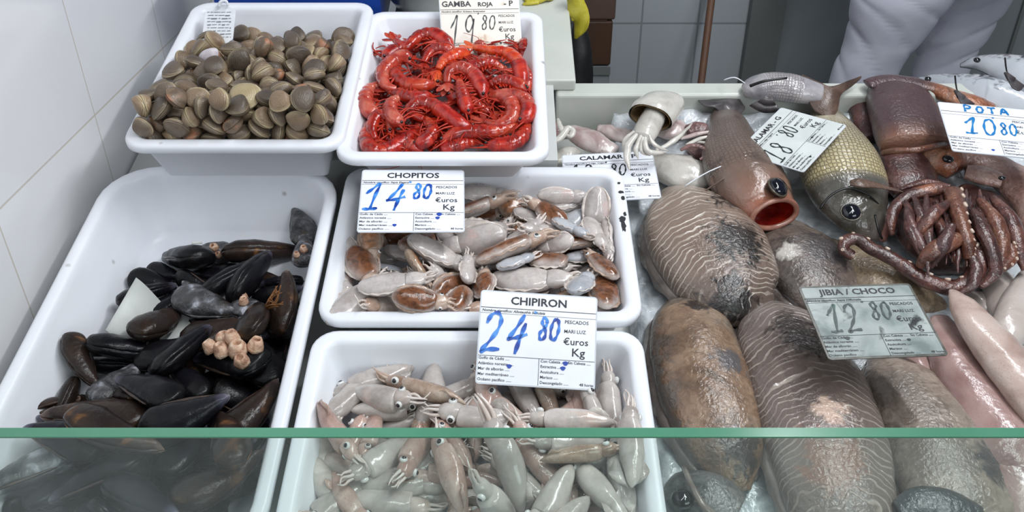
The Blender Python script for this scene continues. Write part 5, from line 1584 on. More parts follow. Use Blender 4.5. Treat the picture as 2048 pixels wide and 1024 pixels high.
def fin_poly(par, name, mat, pts, th=.003):
    q = [Vector(p[:3]) for p in smooth_path([tuple(P(*p)) for p in pts] + [tuple(P(*pts[0]))], len(pts) * 5 + 1)][:-1]
    c_ = sum(q, Vector()) / len(q)
    mb = MB()
    n = len(q)
    v = [c_ + NV * th] + [p + NV * th * .25 for p in q] + [p - NV * th * .25 for p in q] + [c_ - NV * th]
    f = []
    for i in range(n):
        j = (i + 1) % n
        f += [(0, 1 + i, 1 + j), (1 + i, 1 + n + i, 1 + n + j, 1 + j), (2 * n + 1, 1 + n + j, 1 + n + i)]
    a = [(0, 0, 0)] + [(i / n * 2, 1, 0) for i in range(n)] * 2 + [(0, 0, 0)]
    mb.add(v, f, a)
    return build(name, mb, mat, par)


FB = ICE + .012
px = [(1450, 218, 22), (1456, 255, 42), (1466, 305, 62), (1486, 348, 75), (1510, 390, 74), (1530, 424, 60), (1541, 444, 49)]
t = thing('whole_fish', 'brown whole fish with gaping red mouth and navy eye, tail to the back', 'fish', at_px(px))
fp = lump_pts(px, FB, .72, .8, .048)
for i_, dz in ((-1, .019), (-2, .009), (-3, .003)):      # the gape turns a little upward
    fp[i_] = tuple(Vector(fp[i_][:3]) + NV * dz - TV * dz * .35) + (fp[i_][3], 0.025 if i_ == -1 else fp[i_][4])
mb = sweep(MB(), fp, NV, 30, 60, low=.8, open_end=True).jitter(.001, 28, 1)
lipring = [p.copy() for p in mb.v[-30:]]
build('body', mb, m_fishA, t)
fin_poly(t, 'tail_fin', m_darkfin, [(u, v, FB + .036) for u, v in ((1396, 201), (1430, 198), (1452, 183), (1471, 188), (1484, 206), (1490, 218), (1472, 232), (1444, 230), (1432, 216), (1410, 212))])
lc = sum(lipring, Vector()) / 30
fw = (lc - Vector(smooth_path([f_[:3] for f_ in fp], 60)[54])).normalized()
build('lip', tube(MB(), lipring + lipring[:2], .0042, .0042, 8, 90, fw), m_lip, t)
mb = MB()
mb.rings([[lc + fw * z_ + (p - lc) * k_ for p in lipring] for k_, z_ in ((.1, -.050), (.45, -.046), (.72, -.030), (.88, -.010), (.97, .001))], None, True, False)
tag(build('mouth', mb, m_red, t), 'red open mouth')
q4 = (NV + XV * .55).normalized().to_track_quat('Z', 'Y').to_matrix()
ec = P(1556, 374, FB + .074)
build('eye', ball(MB(), ec, .019, .015, .010, 16, 10, q4), m_blueeye, t)
build('eye_ring', sweep(MB(), [tuple(ec + q4 @ Vector((.0195 * math.cos(a * .5236), .0155 * math.sin(a * .5236), -.001))) + (.0018,) for a in range(13)], NV, 6, 40), m_gold, t)
lump(t, 'gill_cover', m_cheek, [(1470, 385, 12), (1476, 410, 22), (1486, 440, 12)], FB + .03, .5, .8, .012, 14, .0006)
fan(t, 'pectoral_fin', m_fin, (1470, 350, FB + .045), [(1430, 340, FB + .05), (1420, 365, FB + .045), (1432, 385, FB + .04)], .002)
px_tube(t, 'fin_spine', m_paper, [(1370, 372, FB + .04), (1420, 342, FB + .058), (1488, 316, FB + .072)], .0011, .0008)
px_tube(t, 'fin_spine', m_fin, [(1400, 388, FB + .035), (1440, 362, FB + .058), (1482, 332, FB + .07)], .0014, .0009)

px = [(1652, 222, 24), (1660, 262, 54), (1672, 310, 79), (1686, 352, 84), (1702, 395, 78), (1726, 430, 62), (1752, 460, 36), (1766, 477, 13)]
t = thing('whole_fish', 'silver-gold scaled whole fish with a dark blue-grey head, mouth to the right', 'fish', at_px(px))
lump(t, 'body', m_fishB, px, FB, .58, .8, .05, 34, .0006, m=70)
fin_poly(t, 'tail_fin', m_fin, [(1604, 150, FB + .07), (1622, 160, FB + .066), (1660, 174, FB + .06), (1698, 162, FB + .066), (1723, 154, FB + .07), (1704, 172, FB + .062), (1682, 190, FB + .055), (1672, 226, FB + .045), (1640, 228, FB + .045), (1616, 200, FB + .055)], .006)
ec = P(1702, 424, FB + .062)
q4 = (NV + Vector((-.1, -.3, 0))).normalized().to_track_quat('Z', 'Y').to_matrix()
build('eye', ball(MB(), ec, .0135, .0135, .008, 16, 10, q4), m_blueeye, t)
build('eye_ring', sweep(MB(), [tuple(ec + q4 @ Vector((.014 * math.cos(a * .5236), .014 * math.sin(a * .5236), 0))) + (.0014,) for a in range(13)], NV, 6, 40), m_gold, t)
px_tube(t, 'gill_edge', m_blackline, [(1640, 418, FB + .046), (1660, 392, FB + .058), (1696, 376, FB + .066), (1734, 388, FB + .060), (1756, 408, FB + .045)], .002, .0015)
px_tube(t, 'lip', m_cheek, [(1772, 430, FB + .024), (1774, 455, FB + .022), (1766, 480, FB + .018)], .0075, .005, 8)
px_tube(t, 'mouth_slit', m_blackline, [(1750, 430, FB + .047), (1756, 456, FB + .040), (1764, 478, FB + .026)], .0018, .0018)
mb = sweep(MB(), [tuple(P(1700, 366, FB + .070)) + (.006, .003), tuple(P(1722, 366, FB + .073)) + (.0105, .0035), tuple(P(1760, 372, FB + .066)) + (.006, .002), tuple(P(1806, 384, FB + .058)) + (.0015, .001)], NV, 10, 16)
build('pectoral_fin', mb, m_fin, t)

px = [(1488, 186, 14), (1506, 178, 27), (1545, 174, 34), (1590, 180, 34), (1640, 190, 24)]
t = thing('whole_fish', 'silver grey fish lying across behind the two whole fish, against the back rim', 'fish', at_px(px))
lump(t, 'body', m_fishC, px, ICE + .052, .8, .8, .04, 24, .0008)
px_tube(t, 'mouth_slit', m_blackline, [(1500, 172, ICE + .092), (1530, 162, ICE + .104), (1574, 156, ICE + .106)], .0028, .0016)
fan(t, 'pectoral_fin', m_darkfin, (1540, 194, ICE + .09), [(1498, 212, ICE + .07), (1526, 226, ICE + .065), (1560, 224, ICE + .07)], .003)
px_tube(t, 'fin_spine', m_paper, [(1448, 160, ICE + .075), (1470, 155, ICE + .085), (1492, 168, ICE + .075)], .0012, .0008)

# ---- bonitos
m_bon = M('bonito_silver_skin', [(150, 156, 166), (186, 190, 198), (214, 216, 220)], sc=12, rough=.22, coat=.6, bump=.12, bsc=120, spots=[((30, 34, 44), .6, .42, 1.2, .20), ((36, 40, 50), .15, .40, .4, .14), ((60, 66, 78), .8, .30, .22, .02)], along=[(0, (70, 72, 78)), (.1, (150, 154, 160)), (.5, (196, 200, 206)), (1, (190, 194, 200))])
for lab, px, up_ in (('silver bonito lying lowest at the back right corner of the ice', [(1822, 164, 6), (1862, 166, 22), (1930, 182, 44), (2005, 205, 58), (2090, 236, 62), (2170, 270, 50)], .010),
                     ('silver bonito with a dark back lying on top of the other one', [(1920, 131, 5), (1960, 128, 22), (2030, 146, 46), (2110, 182, 58), (2200, 225, 50)], .050)):
    t = thing('bonito', lab, 'fish', at_px(px), 'bonitos at the back right')
    lump(t, 'body', m_bon, px, ICE + up_, .75, .8, .05, 26, .0006, m=50)
    u, v, w_ = px[1]
    build('eye', ball(MB(), P(u - 6, v - 8, ICE + up_ + .036), .006, .006, .004, M=DM), m_pupil, t)
    px_tube(t, 'gill_edge', m_blackline, [(px[2][0] - 20, px[2][1] - 30, ICE + up_ + .075), (px[2][0] - 14, px[2][1] + 4, ICE + up_ + .074), (px[2][0] + 10, px[2][1] + 34, ICE + up_ + .05)], .0015, .001)
    fan(t, 'pectoral_fin', m_darkfin, (px[2][0] - 20, px[2][1] - 2, ICE + up_ + .085), [(px[2][0] - 6, px[2][1] + 30, ICE + up_ + .078), (px[2][0] + 8, px[2][1] + 36, ICE + up_ + .074), (px[2][0] + 18, px[2][1] + 26, ICE + up_ + .075)], .003)

# ---- purple squid (the POTA pile)
m_pota = M('purple_squid_skin', [(62, 44, 50), (84, 62, 66), (108, 84, 84)], sc=24, stain=[((70, 40, 44), 26, .62, .1)], along=[(0, (78, 60, 64)), (.8, (84, 64, 66)), (.93, (116, 82, 70)), (1, (146, 102, 82))], **WET)
m_pota2 = M('red_purple_squid_skin', [(66, 42, 44), (94, 62, 60), (122, 86, 80)], sc=30, **WET)
m_parm = M('red_brown_tentacle', [(64, 38, 36), (96, 58, 52), (130, 86, 74)], sc=34, stain=[((164, 104, 74), 30, .64, .12)], **WET)
m_parm_or = M('orange_brown_tentacle', [(84, 48, 38), (122, 74, 56), (152, 104, 82)], sc=34, **WET)
m_sucker = M('cream_sucker', [(196, 170, 152), (220, 200, 184)], sc=90, rough=.3, coat=.4)
m_pinkfl = M('pink_squid_flesh', [(160, 116, 104), (188, 150, 138), (206, 176, 164)], sc=24, **WET)
m_orangefl = M('orange_squid_flesh', [(140, 78, 50), (176, 112, 80), (196, 146, 118)], sc=24, **WET)
m_pocket = M('dark_mantle_opening', [(52, 26, 24), (80, 40, 34)], sc=40, rough=.3)


def tentacle(par, pts, r0, r1, mat, suck=0, name='tentacle', side=(1, 0), n=10):
    P3 = [P(*p) for p in pts]
    k = len(pts)
    rr_ = [(r0 + (r1 - r0) * i / (k - 1)) * (.45 if (i == 0 and not suck) else 1) * (.4 if i == k - 1 and not suck else 1) for i in range(k)]
    o = build(name, sweep(MB(), [tuple(a) + (b * 1.08, b * .85) for a, b in zip(P3, rr_)], NV, n, k * 7).jitter(.0013, 70, pts[0][0]), mat, par)
    if suck:
        q = smooth_path([tuple(p) for p in P3], suck)
        for i, p in enumerate(q):
            r = r0 + (r1 - r0) * i / max(1, suck - 1)
            d = (Vector(q[min(suck - 1, i + 1)]) - Vector(q[max(0, i - 1)])).normalized()
            s_ = d.cross(NV).normalized() * side[0]
            cc = Vector(p) + (s_ * .75 + NV * .62).normalized() * r * .92
            mb = MB()
            nn = (s_ * .7 + NV * .7).normalized()
            qq = nn.to_track_quat('Z', 'Y')
            rr = max(.0026, r * .36) * (.75 + .35 * ((i * 7) % 3) / 2)
            mb.rings([[cc + qq @ Vector((rr * k_ * math.cos(a * .785), rr * k_ * math.sin(a * .785), rr * z_)) for a in range(8)] for k_, z_ in ((.85, -.4), (1, .2), (.85, .6), (.55, .6), (.4, .2))])
            build('sucker', mb, m_sucker, o, org=par['_org'])
    return o


px = [(1782, 172, 42), (1794, 196, 60), (1810, 236, 68), (1826, 276, 72), (1834, 300, 70)]
t = thing('purple_squid', 'big purple squid mantle with an orange-rimmed opening, left of the POTA card', 'squid', at_px(px), 'purple squid')
lump(t, 'mantle', m_pota, px, ICE + .03, .55, .8, .035, 28, .0015, squ=.75)
px_tube(t, 'mantle_rim', m_parm_or, [(1766, 306, ICE + .055), (1790, 302, ICE + .078), (1834, 300, ICE + .088), (1880, 290, ICE + .080), (1904, 284, ICE + .055)], .0052, .0048, 8)
px = [(1795, 312, 46), (1808, 336, 56), (1820, 366, 56), (1828, 392, 40)]
t = thing('purple_squid', 'purple squid mantle lying in front of the orange-rimmed one, beside the silver-gold fish', 'squid', at_px(px), 'purple squid')
lump(t, 'mantle', m_pota2, px, ICE + .012, .55, .8, .035, 24, .002)
px = [(1716, 180, 24), (1728, 205, 34), (1738, 245, 34), (1748, 280, 22)]
t = thing('purple_squid', 'dark squid mantle squeezed between the silver-gold fish and the big purple mantle', 'squid', at_px(px), 'purple squid')
lump(t, 'mantle', m_pota2, px, ICE + .01, .6, .8, .035, 22, .002)
px = [(1735, 168, 14), (1770, 160, 16), (1830, 166, 18), (1870, 176, 12)]
t = thing('purple_squid', 'dark fin end of a squid lying along the back rim behind the big purple mantle', 'squid', at_px(px), 'purple squid')
lump(t, 'fin', m_pota, px, ICE + .07, .4, .8, .012, 18, .001)
px = [(1850, 172, 16), (1890, 188, 22), (1940, 208, 26), (1985, 222, 18)]
t = thing('purple_squid', 'tan-orange squid end below the bonitos, behind the POTA card', 'squid', at_px(px), 'purple squid')
lump(t, 'mantle', m_orangefl, px, ICE + .045, .6, .8, .03, 20, .002)
px = [(1852, 300, 22), (1872, 312, 38), (1896, 326, 42), (1912, 346, 26)]
t = thing('purple_squid', 'orange-brown squid head with a dark eye just under the POTA card', 'squid', at_px(px), 'purple squid')
lump(t, 'head', m_orangefl, px, ICE + .02, .7, .8, .035, 22, .002)
build('eye', ball(MB(), P(1896, 318, ICE + .075), .009, .008, .005, M=DM), m_pupil, t)
t = thing('purple_squid', 'pink squid flesh with a small eye at the right edge below the POTA card', 'squid', P(1990, 350, ICE), 'purple squid')
lump(t, 'mantle', m_pinkfl, [(1920, 318, 24), (1960, 328, 36), (2010, 352, 44), (2060, 400, 44), (2090, 470, 40)], ICE + .015, .6, .8, .035, 24, .003)
lump(t, 'head', m_pinkfl, [(1930, 345, 20), (1965, 352, 26), (2000, 362, 22)], ICE + .04, .6, .8, .02, 18, .002)
build('eye', ball(MB(), P(2004, 356, ICE + .082), .0055, .004, .003, M=DM), m_pupil, t)

t = thing('purple_squid', 'red-brown squid with a tangle of suckered tentacles, right of the fish heads', 'squid', P(1890, 450, ICE), 'purple squid')
lump(t, 'head', m_pota2, [(1810, 400, 26), (1840, 420, 62), (1878, 452, 92), (1900, 500, 84), (1905, 545, 40)], ICE, .6, .8, .045, 28, .004, 40)
lump(t, 'web', m_parm, [(1930, 385, 30), (1965, 420, 52), (1985, 470, 50), (1990, 520, 30)], ICE + .008, .6, .8, .04, 24, .004, 40)
B = ICE
tentacle(t, [(1706, 512, B + .045), (1688, 500, B + .05), (1690, 484, B + .055), (1712, 478, B + .058), (1742, 496, B + .055), (1788, 520, B + .052), (1836, 552, B + .048), (1880, 572, B + .045), (1920, 574, B + .045), (1950, 550, B + .055), (1962, 505, B + .068), (1956, 460, B + .075)], .0072, .0135, m_parm, 13, side=(-1, 0))
tentacle(t, [(1906, 384, B + .085), (1914, 415, B + .092), (1924, 450, B + .092), (1936, 486, B + .085), (1938, 515, B + .07)], .0125, .008, m_parm_or, 9, side=(-1, 0))
tentacle(t, [(1838, 536, B + .06), (1862, 505, B + .078), (1905, 482, B + .085), (1930, 470, B + .082)], .010, .0125, m_parm_or)
tentacle(t, [(1785, 470, B + .05), (1782, 440, B + .06), (1796, 408, B + .068), (1830, 388, B + .075), (1880, 378, B + .078), (1915, 384, B + .07)], .007, .0105, m_parm, 0, side=(-1, 0))
tentacle(t, [(1815, 500, B + .05), (1840, 460, B + .082), (1870, 425, B + .098), (1905, 400, B + .09)], .006, .010, m_parm)
tentacle(t, [(1860, 535, B + .06), (1885, 490, B + .088), (1905, 450, B + .098)], .0075, .012, m_pota2)
tentacle(t, [(1958, 400, B + .085), (1990, 440, B + .085), (2004, 490, B + .075), (2002, 540, B + .06)], .012, .009, m_parm_or)
tentacle(t, [(1985, 395, B + .08), (2020, 440, B + .08), (2036, 490, B + .07), (2048, 540, B + .055)], .0125, .010, m_parm)
tentacle(t, [(1945, 420, B + .09), (1965, 460, B + .09), (1985, 505, B + .08), (1990, 545, B + .066), (1960, 575, B + .055)], .011, .007, m_parm, 0, side=(-1, 0))
tentacle(t, [(1935, 500, B + .075), (1952, 535, B + .068), (1945, 570, B + .06), (1912, 590, B + .05)], .009, .005, m_pota2)
tentacle(t, [(1975, 500, B + .075), (2000, 535, B + .068), (2025, 515, B + .07), (2020, 490, B + .075)], .008, .006, m_parm_or, 9)
tentacle(t, [(1800, 378, B + .06), (1850, 366, B + .07), (1900, 372, B + .08)], .005, .009, m_parm)

q = random.Random(12)
for i in range(20):
    u0, v0 = 1806 + i * 9, 392 + 14 * math.sin(i * 2.1)
    pts, u, v = [], u0, v0
    for k in range(5):
        pts.append((u, v, B + .082 - .007 * abs(k - 1.5) + q.uniform(-.003, .003)))
        u += q.uniform(-2, 22) * (1 if i < 10 else -.2)
        v += q.uniform(24, 40)
    r = q.uniform(.0045, .0075)
    build('tentacle', sweep(MB(), [tuple(P(*p_)) + (r * k_,) for p_, k_ in zip(pts, (.25, .9, 1, .7, .15))], NV, 10, 24).jitter(.0012, 60, i), q.choice((m_parm, m_pota2, m_pota2, m_parm)), t)

# ---- pale squid tubes in the right corner
m_tube = M('pale_pink_squid_skin', [(170, 144, 134), (196, 174, 164), (208, 190, 182)], sc=16, flecks=((150, 104, 92), 330, .09), rough=.26, sss=.25, coat=.5, bump=.2, bsc=110)
m_tube2 = M('rosy_squid_skin', [(140, 108, 104), (168, 138, 132), (186, 160, 154)], sc=14, flecks=((140, 92, 86), 330, .08), rough=.26, sss=.2, coat=.5, bump=.25, bsc=100)
m_tube3 = M('white_squid_skin', [(182, 168, 160), (202, 192, 186)], sc=16, rough=.26, sss=.25, coat=.5, bump=.15, bsc=110)
tubes = [
    ('pale squid tube with its tip touching the corner of the smeared card, lying on top', m_tube, [(1904, 582, 8), (1925, 610, 28), (1965, 665, 44), (2025, 740, 54), (2100, 830, 58), (2160, 900, 30)], .048, 0),
    ('rosy squid with a wide fin flap lying under the pale tube', m_tube2, [(1882, 640, 22), (1905, 700, 52), (1955, 790, 72), (2020, 890, 82), (2090, 990, 60)], .006, 1),
    ('white squid tube standing behind the pale tube, right of the tentacles', m_tube3, [(1985, 545, 26), (2004, 580, 38), (2030, 640, 44), (2060, 700, 30)], .0, 0),
    ('squid tube cut by the right edge above the pale tube', m_tube3, [(2075, 560, 34), (2050, 600, 40), (2020, 660, 36), (2010, 700, 20)], .02, 0),
    ('pinkish squid at the bottom right corner under the rosy one', m_tube2, [(1945, 820, 26), (1975, 870, 56), (2030, 960, 84), (2090, 1050, 80), (2120, 1110, 40)], -.006, 0),
    ('whitish squid piece between the tentacles and the white tube', m_tube3, [(1935, 590, 14), (1958, 600, 24), (1990, 622, 24), (2010, 645, 12)], -.004, 0),
]
for i, (lab, mt, px, up_, fl) in enumerate(tubes):
    t = thing('squid_tube', lab, 'squid', at_px(px), 'pale squid tubes')
    lump(t, 'mantle', mt, px, ICE + up_, .62, .8, .036, 26, .0018, 26, seed=i)
    if fl:
        frill(t, px, ICE + up_, .62, .8, .036, mt, .022, i, (.05, .6))

# ---- white squid behind the CALAMAR - P card
m_wh = M('white_squid_flesh', [(176, 170, 162), (200, 196, 188), (214, 210, 202)], sc=22, rough=.24, sss=.3, coat=.6, bump=.18, bsc=120)
m_whp = M('purple_tinged_squid', [(150, 118, 116), (196, 180, 176), (218, 208, 204)], sc=20, rough=.24, sss=.25, coat=.6, bump=.25, bsc=120, stain=[((116, 76, 74), 22, .6, .12)])
m_cav = M('tan_mantle_hollow', [(132, 108, 76), (166, 142, 106)], sc=40, rough=.35)
m_mauve = M('mauve_squid_skin', [(110, 74, 72), (150, 112, 108), (180, 150, 144)], sc=26, **WET)
Hh = ICE + .02
px = [(1356, 205, 12), (1344, 206, 30), (1322, 215, 42), (1306, 228, 46), (1300, 238, 45)]
t = thing('white_squid', 'white squid with a hollow hood-like mantle draped over the CALAMAR - P card', 'squid', at_px(px), 'white squid on the ice')
hp = lump_pts(px, Hh + .02, .72, .8, .04)
build('mantle', sweep(MB(), hp, NV, 26, 36, low=.8, open_end=True).jitter(.002, 30, 1), m_wh, t)
mb = sweep(MB(), [p[:3] + (p[3] * .9, p[4] * .88) for p in hp[1:]], NV, 26, 30, low=.8, open_end=True).jitter(.002, 30, 1)
mb.f = [f[::-1] for f in mb.f]
build('mantle_hollow', mb, m_cav, t)
lump(t, 'head', m_wh, [(1310, 226, 22), (1302, 244, 25), (1292, 262, 25), (1282, 278, 22)], Hh + .03, .8, .8, .03, 18, .0015)
for pts, r in (([(1274, 268), (1256, 292), (1254, 318), (1260, 340)], .0066), ([(1282, 272), (1272, 298), (1276, 318)], .0055), ([(1290, 274), (1294, 300), (1318, 306), (1332, 303)], .0058), ([(1298, 270), (1312, 292), (1336, 302)], .005), ([(1286, 274), (1284, 302), (1300, 312)], .005), ([(1268, 262), (1250, 280), (1246, 300)], .005)):
    k = len(pts)
    tentacle(t, [(u, v, Hh + .072 - .022 * i / (k - 1)) for i, (u, v) in enumerate(pts)], r, r * .45, m_wh, 0, 'arm')
for lab, mt, px, up_ in (('pale squid with mauve edges in the back left of the ice, beside the prawn tray', m_whp, [(1128, 258, 10), (1155, 270, 24), (1195, 288, 28), (1228, 306, 18)], .0),
                         ('translucent squid piece left of the draped white one', m_whp, [(1196, 258, 12), (1232, 266, 22), (1268, 282, 20)], -.004),
                         ('big plump white squid below the draped one, right of the CALAMAR - P card', m_wh, [(1310, 322, 26), (1340, 338, 44), (1384, 350, 46), (1418, 346, 28)], .0),
                         ('pinkish squid piece right of the draped white one', m_whp, [(1312, 262, 16), (1340, 262, 26), (1368, 256, 22)], .008),
                         ('bluish-white squid piece peeping past the prawn tray corner', m_wh, [(1096, 322, 12), (1126, 312, 20), (1150, 300, 14)], -.002)):
    t = thing('white_squid', lab, 'squid', at_px(px), 'white squid on the ice')
    lump(t, 'mantle', mt, px, ICE + up_, .6, .8, .03, 22, .003, 34)
t = thing('white_squid', 'mauve squid head with loose white arms beside the brown fish', 'squid', P(1400, 290, ICE), 'white squid on the ice')
lump(t, 'head', m_mauve, [(1376, 262, 14), (1398, 258, 18), (1422, 266, 14)], ICE + .02, .7, .8, .02, 18, .002)
lump(t, 'web', m_mauve, [(1380, 310, 16), (1400, 300, 26), (1424, 300, 20)], ICE, .6, .8, .02, 18, .003)
for pts, r, mt in (([(1312, 300), (1350, 280), (1385, 246)], .0055, m_wh), ([(1362, 278), (1396, 268), (1440, 262)], .005, m_whp), ([(1372, 290), (1404, 276), (1436, 272)], .0045, m_wh), ([(1400, 318), (1420, 306), (1434, 282)], .0045, m_whp), ([(1360, 300), (1384, 292), (1410, 298), (1418, 320)], .005, m_mauve), ([(1388, 284), (1420, 288), (1440, 300)], .004, m_wh)):
    k = len(pts)
    tentacle(t, [(u, v, ICE + .045 + .008 * math.sin(i)) for i, (u, v) in enumerate(pts)], r, r * .5, mt, 0, 'arm')
t = thing('white_squid', 'brown-headed squid with a curled white arm at the left end of the ice', 'squid', P(1110, 260, ICE), 'white squid on the ice')
lump(t, 'head', m_mauve, [(1096, 248, 12), (1108, 256, 16), (1118, 270, 12)], ICE + .01, .7, .8, .02, 18, .002)
tentacle(t, [(1096, 288, ICE + .04), (1118, 278, ICE + .045), (1130, 264, ICE + .05), (1138, 256, ICE + .052), (1146, 262, ICE + .05), (1140, 272, ICE + .048), (1130, 268, ICE + .048)], .0058, .004, m_wh, 0, 'arm')
tentacle(t, [(1116, 238, ICE + .04), (1122, 256, ICE + .045), (1128, 272, ICE + .04)], .005, .004, m_wh, 0, 'arm')

# ------------------------------------------------------------------ papers, smears and what stands behind the counter
m_tagpaper = M('white_tag_paper', [(226, 228, 232), (214, 217, 222)], sc=40, rough=.6)
m_printg = M('faded_print', [(96, 98, 106), (130, 132, 138)], sc=90, rough=.6)


def slab_poly(pts, th):
    """a thin solid sheet from an outline of 3D points"""
    n = (pts[1] - pts[0]).cross(pts[-1] - pts[0]).normalized() * th
    mb = MB()
    mb.rings([[p - n * .5 for p in pts], [p + n * .5 for p in pts]])
    return mb


hT = lambda v: .079 + (96 - v) / 96 * .042
tp = [P(u, v, hT(v)) for u, v in ((412, 18), (434, 8), (452, 10), (472, 22), (466, 78), (452, 88), (436, 95), (408, 92), (403, 84))]
t = thing('paper_tag', 'white printed paper tag stuck over the back left rim of the clam tray', 'tag', tp[6])
build('tag_sheet', slab_poly(tp[::-1], .0006), m_tagpaper, t, flat_shade=True)
up_tag = (P(440, 50, hT(50) + .001) - P(440, 50, hT(50))).normalized()
mb = MB()
q = random.Random(4)
for r_ in range(9):
    v0 = 24 + r_ * 6.2
    x = 414 + q.uniform(0, 2)
    while x < 460:
        x2 = min(462, x + q.uniform(4, 13))
        a, b = P(x, v0, hT(v0)), P(x2, v0 - .4, hT(v0 - .4))
        d = P(x, v0 + q.choice((1.2, 1.2, 1.8)), hT(v0 + 1.2)) - a
        o_ = up_tag * .0008
        mb.add([a + o_, b + o_, b + d + o_, a + d + o_], [(0, 1, 2, 3), (3, 2, 1, 0)])
        x = x2 + q.uniform(1, 3)
build('lettering', mb, m_printg, t, flat_shade=True)
build('tie', tube(MB(), [P(438, 14, hT(14) + .003), P(441, 4, hT(4) + .006), P(452, 2, hT(2) + .006), P(456, 12, hT(12) + .003)], .0028, .0022, 8), m_tagpaper, t)

cs_ = [(272, 555, -.030), (312, 598, -.060), (410, 660, -.075), (352, 722, -.085), (250, 697, -.066), (211, 660, -.034)]
mb = MB()
A0, A1, B0, B1 = P(*cs_[0]), P(*cs_[5]), P(330, 610, -.066), P(270, 712, -.072)
C0, C1 = P(410, 655, -.072), P(350, 725, -.085)
R0, R1 = [], []
for i in range(15):
    x = i / 14
    f0 = lambda a, b, c: a.lerp(b, x * 2) if x < .5 else b.lerp(c, x * 2 - 1)
    wv = NV * .004 * math.sin(x * 9)
    R0.append(f0(A0, B0, C0) + wv)
    R1.append(f0(A1, B1, C1) + wv * .5)
ribbon(mb, R0, R1, .0006)
tag(build('paper_sheet', mb, M('damp_white_paper', [(212, 214, 210), (196, 200, 196)], sc=20, rough=.5), org=A1), 'torn sheet of white paper among the black mussels in the tub', 'paper')

tr0 = bpy.data.objects['fish_tray']
tr0['_org'] = tuple(tr0.location)
mb = MB()
for u, v, a_, b_ in ((1247, 452, .0035, .010), (1245, 438, .0045, .006), (1242, 384, .0035, .003), (1246, 396, .0025, .004), (1238, 366, .002, .002), (1250, 428, .002, .004), (1240, 344, .002, .002)):
    c = P(u, v, .0036)
    q = random.Random(u)
    ring = [(a_ * (1 + q.uniform(-.35, .35)) * math.cos(k * .42), b_ * (1 + q.uniform(-.3, .3)) * math.sin(k * .42)) for k in range(15)]
    mb2 = MB()
    mb2.rings([[c + XV * x + TV * y + NV * z for x, y in ring] for z in (-.001, .0003)])
    build('ink_smear', mb2, m_black, tr0, flat_shade=True)

# cutting board
TOPB = .004
e = st(P(1152, 160, TOPB))
mb = MB(); mb.box((-.22, e[1], TOPB - .022), (e[0], e[1] + .42, TOPB))
mb.v = [W(*p) for p in mb.v]
o = tag(build('cutting_board', mb, m_cream, org=W(-.05, e[1] + .2, TOPB - .022)), 'thick cream cutting board standing out behind the prawn tray', 'cutting board')
bv = o.modifiers.new('edge', 'BEVEL'); bv.width = .004; bv.segments = 3

m_yel = M('yellow_rubber', [(150, 138, 30), (186, 174, 52), (204, 194, 84)], sc=22, rough=.42, bump=.25, bsc=90, stain=[((96, 86, 26), 26, .64, .1)])
YB = P(1140, 20, TOPB).y
t = thing('rubber_glove', 'crumpled yellow rubber glove hanging over the right edge of the cutting board', 'glove', W(e[0], e[1] + .25, TOPB), 'yellow rubber gloves')
gp = lambda u, v, dy=0: wall_pt(u, v, YB + dy)
ht = lambda w_: w_ * depth(gp(1150, 30)) / FOC
lump3 = lambda rows_, fl: [tuple(gp(u, v)) + (ht(w_), ht(w_) * fl) for u, v, w_ in rows_]
build('hand', sweep(MB(), lump3([(1146, -26, 12), (1150, -5, 16), (1157, 22, 20), (1162, 44, 16), (1156, 66, 8), (1152, 76, 3)], .45), Vector((0, -1, .3)), 18, 30).jitter(.006, 34, 2), m_yel, t)
build('finger', sweep(MB(), lump3([(1160, 10, 6), (1170, 26, 7), (1176, 40, 5), (1170, 56, 4), (1160, 72, 2)], .7), Vector((0, -1, .3)), 12, 18).jitter(.003, 60, 3), m_yel, t)
build('finger', sweep(MB(), lump3([(1144, 4, 6), (1146, 24, 6), (1146, 42, 3)], .7), Vector((0, -1, .3)), 12, 14).jitter(.003, 60, 5), m_yel, t)
gx = [(1050, 2, 6), (1068, -3, 12), (1090, -6, 14), (1108, -8, 8)]
t = thing('rubber_glove', 'yellow rubber glove lying on the cutting board behind the prawn price card', 'glove', P(1080, 0, TOPB), 'yellow rubber gloves')
lump(t, 'hand', m_yel, gx, TOPB, .6, .8, .02, 18, .004, 50)
lump(t, 'finger', m_yel, [(1046, 8, 3), (1060, 6, 6), (1078, 4, 5)], TOPB, .8, .8, .012, 12, .002, 60)

# things on the counter just behind the trays
m_blueplastic = M('blue_plastic', [(24, 62, 150), (30, 74, 170)], sc=10, rough=.35)
t = thing('crate', 'blue plastic crate just showing behind the clam tray', 'crate', W(-.38, .80, -.006))
for nm, lo, hi in (('side_panel', (-.53, .705, -.006), (-.235, .713, .15)), ('side_panel', (-.53, .90, -.006), (-.235, .908, .15)), ('end_panel', (-.53, .713, -.006), (-.522, .90, .15)), ('end_panel', (-.243, .713, -.006), (-.235, .90, .15)), ('bottom', (-.522, .713, -.006), (-.243, .90, .002))):
    build(nm, dbox(lo, hi), m_blueplastic, t, flat_shade=True)
m_steel = M('brushed_steel', [(150, 152, 156), (190, 192, 196)], sc=8, rough=.25, metal=.9)
mb = MB()
c0 = W(-.155, .80, TOPB + .001)
prof = [(.055, 0), (.075, .004), (.10, .04), (.115, .085), (.122, .088), (.118, .09), (.110, .085), (.095, .04), (.07, .008), (.05, .005)]
mb.rings([[c0 + XV * (.85 * r_ * math.cos(a * .2094)) + TV * (r_ * math.sin(a * .2094)) + NV * z_ for a in range(30)] for r_, z_ in prof])
tag(build('steel_bowl', mb, m_steel, org=c0), 'stainless steel bowl behind the prawn tray', 'bowl')

